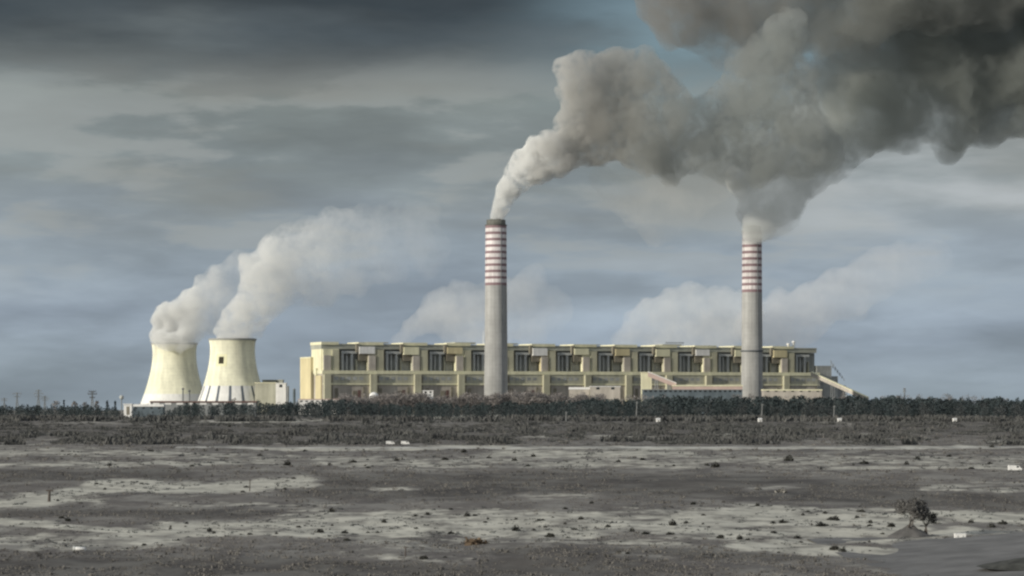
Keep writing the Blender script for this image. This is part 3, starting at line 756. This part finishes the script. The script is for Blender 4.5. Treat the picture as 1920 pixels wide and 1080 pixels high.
# posts
for px_, by, ty, lab in ((468, 918, 896, 'thin pole on the pale sand drift left of centre'), (92, 940, 918, 'thick dark stump on the sand drift near the left edge'), (1193, 786, 752, 'pale pole before the wood right of the first stack'),
                         (1061, 790, 772, 'short pale post before the wood near the first stack'), (1563, 790, 760, 'grey pole before the wood under the sloping conveyor'), (1428, 788, 757, 'pale pole above the tiny hut by the second stack'),
                         (760, 1044, 1026, 'leaning dark stake among the scrub at bottom centre')):
    dd = GD(by); p = on_ground(px_, by); h_ = (by - ty) * dd / F
    r = thing('post', lab, 'post', p, 0, 'posts and poles on the heath')
    w_ = max(.16, dd / F * 1.1) if 'stump' not in lab else .42
    MB().bar((0, 0, -.3), (.04 * h_, 0, h_), w_, w_ * .7, 8).build('shaft', M['bark'] if by > 880 else M['post_grey'], r)
    MB().box(.04 * h_ - w_ * 2.2, .04 * h_ + w_ * 2.2, -w_ * .6, w_ * .6, h_ * .9, h_ * .9 + w_).build('crosspiece', M['bark'] if by > 880 else M['post_grey'], r)
# bare tree on its spoil mound
p = on_ground(1705, 1004)
def mound_mesh(w, l, h_, n=28):
    q = MB(); rings = 9
    vs = [(0, 0, h_)]
    for i in range(1, rings + 1):
        f = i / rings
        for k in range(n):
            a_ = 2 * math.pi * k / n; nz = 1 + .22 * mnoise.noise(Vector((math.cos(a_) * 2 + w, math.sin(a_) * 2, f * 3)))
            vs.append((w * f * math.cos(a_) * nz, l * f * math.sin(a_) * nz, h_ * (1 - f) ** .8 * (1 + .25 * mnoise.noise(Vector((f * 5, k * .7, w)))) - .25 * f))
    fs = [(0, 1 + k, 1 + (k + 1) % n) for k in range(n)]
    for i in range(rings - 1):
        for k in range(n): fs.append((1 + i * n + k, 1 + (i + 1) * n + k, 1 + (i + 1) * n + (k + 1) % n, 1 + i * n + (k + 1) % n))
    return q.add(vs, fs)
r = mound_mesh(4.6, 4.5, 2.3).build('earth_mound', M['earth'], None, True, (p.x + .2, p.y, p.z))
tag(r, 'dark heap of earth under the ragged bare tree near the embankment', 'mound')
p2_ = on_ground(1925, 1088)
r = mound_mesh(9.5, 9, 1.6).build('earth_mound', M['shrub_dark'], None, True, (p2_.x + 3, p2_.y + 3, p2_.z + 2.0))
tag(r, 'very dark heap of earth cut off by the lower right corner', 'mound')
def twiggy(label, loc, h_, spread, m, levels=4, seed=1, cat='tree', name='bare_tree', leaf=None, nl=6):
    rr = random.Random(seed)
    r = thing(name, label, cat, loc)
    tk = MB(); br = MB(); tips = []
    def grow(p0, d_, ln, w, lv, into):
        p1 = p0 + d_ * ln; into.bar(p0, p1, w, w * .62, 6 if lv > 2 else 4)
        if lv == 0: tips.append(p1); return
        for k in range(rr.choice((2, 3, 3))):
            nd = (d_ + Vector((rr.gauss(0, spread), rr.gauss(0, spread), rr.gauss(.06, .25)))).normalized()
            grow(p1 if k else p1, nd, ln * rr.uniform(.6, .85), w * .6, lv - 1, br)
    for k in range(3):
        grow(Vector((rr.gauss(0, .3), rr.gauss(0, .3), -.3)), Vector((rr.gauss(0, .35), rr.gauss(0, .3), 1)).normalized(), h_ * .36, h_ * .035, levels, tk)
    tk.build('trunk', M['bark'], r); br.build('branches', m, r)
    if leaf:
        cs = np.array([list(q) for q in tips]); cs = np.repeat(cs, nl, 0) + rng.normal(0, .4, (len(cs) * nl, 3)) * h_ / 7
        k = len(cs); a_ = rng.normal(0, 1, (k, 3)); b_ = rng.normal(0, 1, (k, 3)); s_ = rng.uniform(.05, .14, (k, 1)) * h_ / 7
        qv = np.stack([cs - a_ * s_, cs + b_ * s_, cs + a_ * s_, cs - b_ * s_], 1).reshape(-1, 3)
        o = np_mesh('crown', qv, np.arange(len(qv)).reshape(-1, 4), leaf); o.parent = r
    return r
twiggy('ragged grey bare tree with two crooked limbs on a heap of earth', (p.x - .2, p.y + .2, p.z + 1.2), 6.4, .55, M['bush_grey'], 4, 5, leaf=M['bush_grey'], nl=46)
twiggy('small dark bush leaning out from the right of the earth heap', (p.x + 3.0, p.y + .4, p.z + .8), 4.6, .5, M['shrub_dark'], 3, 8, leaf=M['shrub_dark'], nl=34)

# low shrubs: individuals sharing three meshes
def shrub_src(name, m, k, flat):
    th = rng.uniform(0, 6.283, k); el = np.arccos(rng.uniform(0, 1, k)); rad = rng.uniform(.45, 1.05, k) * (1 + .35 * np.sin(3 * th + rng.uniform(0, 6)))
    cs = np.stack([rad * np.cos(th) * np.sin(el), rad * np.sin(th) * np.sin(el), rad * np.cos(el) * flat], -1)
    a_ = rng.normal(0, 1, (k, 3)); b_ = rng.normal(0, 1, (k, 3)); s_ = rng.uniform(.08, .2, (k, 1))
    q = np.stack([cs - a_ * s_, cs + b_ * s_, cs + a_ * s_, cs - b_ * s_], 1).reshape(-1, 3)
    o = np_mesh(name, q, np.arange(len(q)).reshape(-1, 4), m)
    st = MB()
    for j in range(7):
        e = 6.283 * j / 7; st.bar((0, 0, -.3), (.55 * math.cos(e), .55 * math.sin(e), .5 * flat), .05, .02)
    s2 = st.build('stem', M['bark'], o)
    return o
srcs = [shrub_src('shrub', M['shrub_dark'], 190, .8), shrub_src('shrub', M['shrub_dark'], 150, 1.15), shrub_src('shrub', M['shrub_dark'], 170, .6)]
used = [False] * 3
SH = [(845, 957, 8), (875, 970, 12), (647, 997, 12), (650, 1013, 12), (967, 995, 14), (1017, 978, 10), (1060, 960, 9), (1090, 976, 11), (1077, 995, 9), (1033, 1008, 16), (1262, 988, 15),
      (1256, 1008, 14), (1001, 994, 8), (743, 866, 9), (662, 868, 14), (835, 864, 13), (965, 864, 11), (990, 874, 9), (1205, 864, 11), (870, 849, 11), (917, 858, 9), (795, 1048, 16),
      (1343, 876, 17), (1468, 980, 15), (1515, 960, 8), (1547, 962, 9), (1565, 974, 22), (1351, 1012, 14), (1387, 1013, 12), (1403, 1014, 9), (1672, 988, 15), (1632, 980, 10), (1615, 958, 14),
      (1565, 1031, 18), (1580, 1033, 14), (1540, 988, 20), (1495, 1008, 14), (393, 995, 10), (468, 1004, 9), (600, 998, 16), (622, 962, 12), (285, 848, 9), (360, 875, 9), (540, 872, 14), (205, 874, 8), (115, 975, 11), (128, 978, 11),
      (572, 846, 8), (690, 878, 9), (1110, 948, 9), (1065, 1010, 8), (1140, 990, 10), (1185, 1000, 11), (1210, 1006, 13), (780, 990, 8), (720, 980, 10), (846, 1000, 12), (560, 990, 9), (430, 800, 7), (245, 822, 9), (290, 832, 9),
      (1480, 866, 18), (1620, 870, 16), (1720, 862, 12), (1860, 840, 10), (1856, 870, 9), (1300, 948, 12), (1420, 950, 9), (1880, 985, 16), (1860, 990, 14), (1820, 982, 11), (1655, 1000, 8), (1450, 1000, 12), (1700, 870, 10), (1780, 856, 9)]
rs = random.Random(12)
while len(SH) < 140:
    px_, py_ = rs.uniform(10, 1905), rs.uniform(845, 1050)
    if px_ > 1640 and py_ > 960: continue
    s_ = float(sand_at(np.array([px_]), np.array([py_]))[0])
    if s_ > .28: SH.append((px_, py_, rs.uniform(4.5, 10)))
for k, (px_, py_, w_) in enumerate(SH):
    p = on_ground(px_, py_); sc_ = w_ * p.y / F / 2.0; i = k % 3
    sv = (sc_ * 1.05, sc_, sc_ * rs.uniform(.8, 1.15))
    if not used[i]:
        o = srcs[i]; used[i] = True; o.location = p; o.scale = sv; o.rotation_euler = (0, 0, rs.uniform(0, 6.28))
    else:
        o = dup(srcs[i], p, rs.uniform(0, 6.28), scale=sv)
    tag(o, 'small dark low shrub dotted on the sandy heath', 'shrub', 'dark shrubs dotted over the heath')
o = shrub_src('shrub', M['shrub_rust'], 320, .6); o.location = on_ground(890, 1020); o.scale = (2.2, 1.6, 1.5); tag(o, 'rusty brown low bush at the lower edge of the central sand', 'shrub')
o = shrub_src('shrub', M['shrub_pale'], 240, .9); o.location = on_ground(1467, 926); o.scale = (1.3, 1.2, 1.3); tag(o, 'pale bleached bush alone on the dark heath right of centre', 'shrub')
o = shrub_src('shrub', M['shrub_pale'], 240, .9); o.location = on_ground(1421, 919); o.scale = (1.0, 1.0, .9); tag(o, 'smaller pale bleached bush left of its larger twin on dark heath', 'shrub')

# ------------------------------------------------------------------ smoke and steam
def plume(name, label, cat, dd, main, dens, ramp_px, stops_d, stops_c, sats=5, voxel=7.0, jit=.35, wob=(60, 26, 24, 10), nscale=.018, cut=(.36, .62), floor=0.0, step=.12, aniso=(-.35, -.35), fine=4.5, fa=.55, seed=1):
    """a plume: swelling chain of puffs fused into one skin, filled with a scattering medium broken up by noise.
    main: (px, py, r_px[, depth offset]) ; density and whiteness (smoke greys include cloud shadow) change along x between ramp_px[0] and ramp_px[1]"""
    rr = random.Random(seed); k = dd / F
    bm = bmesh.new()
    base = bmesh.new(); bmesh.ops.create_icosphere(base, subdivisions=2, radius=1.0)
    bv = [v.co.copy() for v in base.verts]; bf = [[v.index for v in f.verts] for f in base.faces]; base.free()
    vs = []; fs = []
    def ball(c, r):
        o = len(vs); vs.extend([(c.x + v.x * r, c.y + v.y * r, c.z + v.z * r) for v in bv]); fs.extend([[i + o for i in f] for f in bf])
    for it in main:
        px_, py_, r_ = it[:3]; off = it[3] if len(it) > 3 else rr.uniform(-jit, jit) * r_ * k
        c = Vector((X(px_, dd), dd + off, Z(py_, dd))); r_ *= k
        ball(c, r_)
        for q in range(sats):
            v = Vector((rr.gauss(0, 1), rr.gauss(0, .8), rr.gauss(0, 1))).normalized()
            f = rr.uniform(.28, .5); ball(c + v * r_ * (1.08 - f * .55), r_ * f)
    me = bpy.data.meshes.new(name); me.from_pydata(vs, [], fs); me.update()
    tmp = bpy.data.objects.new(name + '_tmp', me); C.objects.link(tmp)
    def fuse(vx):
        md = tmp.modifiers.new('fuse', 'REMESH'); md.mode = 'VOXEL'; md.voxel_size = vx
    def billow(sc_, st, depth=3):
        tx = bpy.data.textures.new(name + '_billow', 'CLOUDS'); tx.noise_scale = sc_; tx.noise_depth = depth; tx.noise_basis = 'ORIGINAL_PERLIN'
        dm = tmp.modifiers.new('billow', 'DISPLACE'); dm.texture = tx; dm.texture_coords = 'GLOBAL'; dm.strength = st; dm.mid_level = .5
    fuse(voxel); billow(wob[0], wob[1]); fuse(voxel); billow(wob[2], wob[3]); billow(wob[2] * .42, wob[3] * .6, 2)
    if len(wob) > 4: fuse(voxel * .8); billow(wob[4], wob[5], 2)
    dg = bpy.context.evaluated_depsgraph_get()
    me2 = bpy.data.meshes.new_from_object(tmp.evaluated_get(dg)); me2.name = name
    bpy.data.objects.remove(tmp)
    o = bpy.data.objects.new(name, me2); C.objects.link(o)
    m = bpy.data.materials.new(name); m.use_nodes = True
    t = NT(m.node_tree); t.n.remove(t.n['Principled BSDF']); out = t.n['Material Output']
    pos = t.new('ShaderNodeNewGeometry').outputs['Position']
    sep = t.new('ShaderNodeSeparateXYZ'); t.link(pos, sep.inputs[0])
    f = t.maprange(sep.outputs[0], X(ramp_px[0], dd), X(ramp_px[1], dd), 0, 1, smooth=False)
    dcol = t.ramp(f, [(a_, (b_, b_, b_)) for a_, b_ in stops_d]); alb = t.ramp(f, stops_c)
    n = t.noise(pos, nscale, 3.0, .6, .3)
    nf = t.noise(pos, nscale * fine, 3.0, .62, 0.0)
    ns = t.math('ADD', n, t.math('MULTIPLY', t.math('SUBTRACT', nf, .5), fa))
    D = t.math('MULTIPLY', t.maprange(ns, cut[0], cut[1], floor, 1.0), t.math('MULTIPLY', dcol, dens))
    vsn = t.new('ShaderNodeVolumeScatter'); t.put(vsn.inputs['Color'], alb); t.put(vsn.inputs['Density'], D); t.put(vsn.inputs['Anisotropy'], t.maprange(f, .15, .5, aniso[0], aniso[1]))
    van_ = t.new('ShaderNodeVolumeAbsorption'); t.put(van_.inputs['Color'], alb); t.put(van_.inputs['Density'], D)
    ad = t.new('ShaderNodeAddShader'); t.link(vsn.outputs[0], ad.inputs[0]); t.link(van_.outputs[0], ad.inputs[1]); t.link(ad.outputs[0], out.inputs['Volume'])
    m.cycles.volume_step_rate = step
    me2.materials.clear(); me2.materials.append(m)
    tag(o, label, cat, 'smoke and steam plumes', 'thing')
    return o

W = (.97, .97, .95); Gm = (.80, .79, .76); Gd = (.66, .66, .64)
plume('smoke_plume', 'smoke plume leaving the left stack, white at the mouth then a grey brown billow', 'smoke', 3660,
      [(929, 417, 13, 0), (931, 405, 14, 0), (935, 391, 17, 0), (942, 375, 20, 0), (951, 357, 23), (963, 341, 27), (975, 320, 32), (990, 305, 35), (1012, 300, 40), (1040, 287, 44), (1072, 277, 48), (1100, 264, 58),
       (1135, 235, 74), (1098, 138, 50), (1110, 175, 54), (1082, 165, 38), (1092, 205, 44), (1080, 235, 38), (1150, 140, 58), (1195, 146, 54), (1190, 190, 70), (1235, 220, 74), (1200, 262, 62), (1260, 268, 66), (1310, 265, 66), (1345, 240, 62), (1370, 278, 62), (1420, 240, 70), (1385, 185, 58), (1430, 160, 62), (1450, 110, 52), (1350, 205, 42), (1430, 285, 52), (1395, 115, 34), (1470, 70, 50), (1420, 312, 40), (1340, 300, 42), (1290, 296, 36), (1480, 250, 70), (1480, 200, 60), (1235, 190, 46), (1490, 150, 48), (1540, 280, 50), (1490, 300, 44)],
      .19, (900, 1320), [(0, 1), (.2, .8), (.35, .32), (.5, .24), (.75, .2), (1, .17)], [(0, W), (.2, W), (.33, (.82,.81,.78)), (.5, (.635, .625, .595)), (.8, (.61, .62, .595)), (1, (.60, .62, .60))], 7, 4.5, wob=(70, 24, 22, 16, 9, 6), nscale=.02, cut=(.36, .60), floor=.05, fa=.8, step=.08, aniso=(-.35, .2), seed=3)  # albedo greys away from the mouth: cloud shadow put into the smoke colour
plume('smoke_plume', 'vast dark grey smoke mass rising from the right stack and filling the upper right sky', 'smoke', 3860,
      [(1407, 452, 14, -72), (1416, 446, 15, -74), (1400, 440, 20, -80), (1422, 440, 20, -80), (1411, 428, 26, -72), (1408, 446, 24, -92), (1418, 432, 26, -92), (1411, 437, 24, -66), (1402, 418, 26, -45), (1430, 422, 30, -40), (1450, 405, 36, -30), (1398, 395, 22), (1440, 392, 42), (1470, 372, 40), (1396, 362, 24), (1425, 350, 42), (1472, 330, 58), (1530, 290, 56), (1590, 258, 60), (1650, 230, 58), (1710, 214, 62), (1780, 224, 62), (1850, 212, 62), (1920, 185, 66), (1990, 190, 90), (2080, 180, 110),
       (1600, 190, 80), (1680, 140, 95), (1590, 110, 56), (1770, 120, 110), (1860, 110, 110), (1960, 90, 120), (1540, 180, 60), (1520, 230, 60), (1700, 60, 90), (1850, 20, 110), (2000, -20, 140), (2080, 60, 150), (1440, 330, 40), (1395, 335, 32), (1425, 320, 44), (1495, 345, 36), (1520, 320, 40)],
      .036, (1380, 1920), [(0, 1.7), (.09, .6), (.18, .4), (.28, .7), (.4, .9), (1, 1)], [(0, (.93, .94, .92)), (.14, (.84, .85, .82)), (.26, (.66, .68, .65)), (.5, (.585, .61, .58)), (1, (.55, .575, .55))], 6, 6.5, wob=(90, 60, 32, 26, 13, 9), nscale=.014, cut=(.30, .62), floor=.15, step=.08, aniso=(-.2, .2), seed=5)  # darker albedo to the right paints in the cloud shadow over the mass
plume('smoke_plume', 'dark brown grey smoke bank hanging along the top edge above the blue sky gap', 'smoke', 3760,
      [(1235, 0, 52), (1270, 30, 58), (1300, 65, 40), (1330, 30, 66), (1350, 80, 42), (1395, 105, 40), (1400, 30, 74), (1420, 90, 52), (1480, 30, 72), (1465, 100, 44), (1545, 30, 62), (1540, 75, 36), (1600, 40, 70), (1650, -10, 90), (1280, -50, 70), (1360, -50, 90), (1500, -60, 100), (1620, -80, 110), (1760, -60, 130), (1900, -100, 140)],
      .034, (1200, 1600), [(0, .8), (1, .8)], [(0, (.54, .52, .485)), (.5, (.53, .52, .49)), (1, (.53, .54, .515))], 6, 6.5, wob=(90, 60, 32, 26, 13, 9), nscale=.014, cut=(.30, .62), floor=.15, step=.11, aniso=(.25, .25), seed=15)  # dark albedo includes the shadow of the clouds above
plume('smoke_veil', 'faint brownish smoke veil hanging below the main plume between the stacks', 'smoke', 3700,
      [(1130, 330, 30), (1160, 365, 38), (1210, 380, 50), (1230, 425, 42), (1280, 390, 46), (1260, 350, 50), (1330, 350, 40)],
      .005, (1050, 1400), [(0, 1), (1, .8)], [(0, (.82, .79, .73)), (1, (.78, .77, .74))], 4, 8, wob=(60, 36, 24, 18), nscale=.014, cut=(.32, .66), floor=.1, step=.15, seed=6)
SW = [(0, W), (1, W)]
plume('steam_plume', 'white steam spilling from the left cooling tower and drifting right', 'steam', 4080,
      [(327, 652, 36, 0), (322, 643, 20, -44), (345, 641, 20, -42), (303, 636, 17, -34), (366, 636, 17, -30), (291, 630, 12, -10), (300, 628, 17), (296, 598, 15), (312, 588, 22), (335, 600, 36), (365, 610, 34), (345, 585, 30), (378, 575, 38), (400, 548, 36), (420, 560, 34), (408, 520, 26), (440, 530, 34), (450, 495, 30), (400, 600, 26)],
      .16, (280, 480), [(0, 1), (.25, .6), (.5, .17), (.8, .06), (1, .025)], SW, 6, 4, wob=(44, 14, 16, 9, 7, 4), nscale=.03, floor=.3, step=.12, seed=7)
plume('steam_plume', 'broad white steam plume climbing right from the emblem cooling tower', 'steam', 3960,
      [(436, 640, 36, 0), (418, 618, 20), (440, 610, 34), (468, 590, 36), (455, 575, 28), (490, 555, 44), (478, 520, 34), (520, 520, 52), (470, 500, 24), (550, 490, 60), (525, 468, 38), (590, 530, 46), (600, 475, 62), (560, 446, 34), (650, 450, 62), (660, 505, 50), (710, 440, 60), (720, 485, 52), (775, 430, 58), (800, 470, 48)],
      .085, (400, 780), [(0, 1), (.2, .5), (.4, .17), (.6, .085), (.8, .05), (1, .025)], SW, 6, 4.5, wob=(50, 26, 20, 13, 8, 5), nscale=.022, floor=.15, step=.1, seed=8)
plume('steam_plume', 'low pale steam bank rising behind the roof left of the first stack', 'steam', 4700,
      [(755, 640, 24), (775, 612, 26), (805, 595, 30), (835, 572, 34), (868, 556, 34), (860, 610, 44), (905, 580, 46), (920, 630, 40), (950, 560, 44), (990, 600, 46), (990, 545, 40), (1040, 580, 40)],
      .013, (730, 1060), [(0, 1), (.35, .9), (.6, .6), (1, .2)], SW, 5, 6, wob=(60, 30, 24, 14), nscale=.014, cut=(.3, .7), floor=.3, step=.12, seed=9)
plume('steam_plume', 'pale steam bank rising behind the roof between the stacks', 'steam', 4700,
      [(1165, 640, 24), (1190, 615, 28), (1225, 590, 36), (1265, 575, 36), (1300, 565, 38), (1290, 625, 40), (1345, 580, 44), (1350, 630, 40), (1390, 590, 44), (1240, 640, 40), (1320, 600, 40)],
      .013, (1130, 1420), [(0, 1), (.5, .9), (1, .7)], SW, 5, 6, wob=(60, 30, 24, 14), nscale=.014, cut=(.3, .7), floor=.3, step=.12, seed=10)
plume('steam_plume', 'faint grey steam drifting off to the right behind the second stack', 'steam', 4800,
      [(1420, 610, 46), (1470, 600, 50), (1520, 580, 54), (1580, 550, 54), (1640, 520, 52), (1700, 500, 46), (1750, 480, 38), (1470, 640, 36)],
      .010, (1400, 1780), [(0, 1), (.4, .7), (1, .2)], [(0, (.9, .9, .9)), (1, (.85, .86, .87))], 6, 8, wob=(60, 20, 24, 8), nscale=.012, cut=(.3, .7), floor=.3, step=.12, seed=11)

# ------------------------------------------------------------------ sun and sky
to_sun = Vector((-0.84, -0.54, 0)).normalized(); el = R(15)
to_sun = Vector((to_sun.x * math.cos(el), to_sun.y * math.cos(el), math.sin(el)))
sl = bpy.data.lights.new('sun', 'SUN'); sl.energy = 4.0; sl.angle = R(0.53); sl.color = (1.0, 0.94, 0.82)
so = bpy.data.objects.new('sun', sl); C.objects.link(so); so.rotation_euler = to_sun.to_track_quat('Z', 'Y').to_euler(); so.location = (-3000, -2000, 2000)

w = bpy.data.worlds.new('World'); sc.world = w; w.use_nodes = True
t = NT(w.node_tree); bg = t.n['Background']
sky = t.new('ShaderNodeTexSky', sky_type='NISHITA'); sky.sun_disc = False; sky.sun_elevation = el
sky.sun_rotation = math.atan2(to_sun.x, to_sun.y) % (2 * math.pi)
sky.dust_density = 3.0; sky.air_density = 1.0
gen = t.new('ShaderNodeTexCoord').outputs['Generated']
sep = t.new('ShaderNodeSeparateXYZ'); t.link(gen, sep.inputs[0])
ax, az = sep.outputs[0], sep.outputs[2]
v1 = t.mapping(gen, (5, 5, 24)); v2 = t.mapping(gen, (14, 14, 60), (3, 1, 0)); v3 = t.mapping(gen, (3, 3, 16), (7, 3, 2))
n1 = t.noise(v1, 1.0, 5, .5, .1); n2 = t.noise(v2, 1.0, 4, .5, .1); n3 = t.noise(v3, 1.0, 4, .5, .1)
wz = t.math('ADD', az, t.math('MULTIPLY', t.math('SUBTRACT', n1, .5), .065))
wz = t.math('ADD', wz, t.math('MULTIPLY', t.math('SUBTRACT', n2, .5), .03))
f = t.math('MULTIPLY', wz, 2.0)          # elevation 0..0.5 -> 0..1
S = srgb
cloud = t.ramp(f, [(0, S(140, 152, 161)), (.06, S(140, 152, 164)), (.11, S(146, 158, 168)), (.155, S(140, 150, 156)), (.19, S(132, 141, 143)), (.25, S(126, 134, 133)), (.275, S(108, 116, 118)), (.30, S(84, 92, 96)), (.33, S(66, 75, 81)), (.42, S(78, 86, 92)), (.6, S(140, 148, 156)), (1, S(190, 196, 204))])
streak = t.maprange(n3, .38, .62, .90, 1.12)
streak = t.math('MULTIPLY', streak, t.maprange(n2, .35, .65, .94, 1.07))
n4 = t.noise(t.mapping(gen, (7, 7, 34), (1, 5, 2)), 1.0, 6, .55, .15); n5 = t.noise(t.mapping(gen, (24, 24, 80), (4, 2, 8)), 1.0, 4, .5, .1)
streak = t.math('MULTIPLY', streak, t.maprange(n4, .36, .64, .88, 1.15))
streak = t.math('MULTIPLY', streak, t.maprange(n5, .35, .65, .95, 1.06))
cloud = t.mix(1.0, cloud, streak, 'MULTIPLY')
bank = t.math('MULTIPLY', t.maprange(t.math('ADD', n4, t.math('MULTIPLY', t.math('SUBTRACT', n5, .5), .35)), .49, .57), t.math('MULTIPLY', t.maprange(az, .03, .07), t.maprange(az, .145, .115)))
cloud = t.mix(t.math('MULTIPLY', bank, .5), cloud, S(158, 162, 160))
# warm lit underside streaks on the left, brighter cloud low on the right
low = t.math('MULTIPLY', t.maprange(az, .06, .09), t.maprange(az, .15, .12))
cloud = t.mix(t.math('MULTIPLY', t.math('MULTIPLY', low, t.maprange(n1, .46, .6)), .6), cloud, S(143, 145, 140))
rgt = t.math('MULTIPLY', t.maprange(ax, .08, .16), t.math('MULTIPLY', t.maprange(az, .045, .08), t.maprange(az, .125, .10)))
cloud = t.mix(t.math('MULTIPLY', rgt, t.maprange(t.math('ADD', t.math('MULTIPLY', n1, .5), t.math('MULTIPLY', n4, .5)), .42, .58, .15, .95)), cloud, S(182, 188, 191))
# opening to clear sky behind the smoke
gap = t.math('MULTIPLY', t.math('MULTIPLY', t.maprange(t.math('ADD', ax, t.math('MULTIPLY', t.math('SUBTRACT', n1, .5), .12)), -.02, .07), t.maprange(ax, .17, .12)), t.math('MULTIPLY', t.maprange(wz, .105, .13), t.maprange(wz, .185, .16)))
blue = t.mix(.45, t.mix(1.0, sky.outputs[0], (.1, .1, .1), 'MULTIPLY'), S(112, 138, 152))
final = t.mix(t.math('MULTIPLY', gap, t.maprange(t.math('ADD', n4, t.math('MULTIPLY', n5, .5)), .6, .85, .95, .45)), cloud, blue)
skyl = t.mix(1.0, sky.outputs[0], (.1, .1, .1), 'MULTIPLY')
final = t.mix(t.maprange(az, .5, .95, 0, .35), final, skyl)
t.link(final, bg.inputs['Color']); bg.inputs['Strength'].default_value = 1.0

# ------------------------------------------------------------------ render settings
sc.render.engine = 'CYCLES'
sc.view_settings.view_transform = 'Standard'; sc.view_settings.look = 'None'; sc.view_settings.exposure = 0
cy = sc.cycles
cy.volume_bounces = 4; cy.max_bounces = 8; cy.diffuse_bounces = 2; cy.glossy_bounces = 1; cy.transmission_bounces = 0; cy.transparent_max_bounces = 16
cy.volume_step_rate = 1.0; cy.volume_max_steps = 256
cy.use_denoising = True; cy.denoiser = 'OPENIMAGEDENOISE'
cy.filter_width = 2.4
cy.sample_clamp_indirect = 4.0
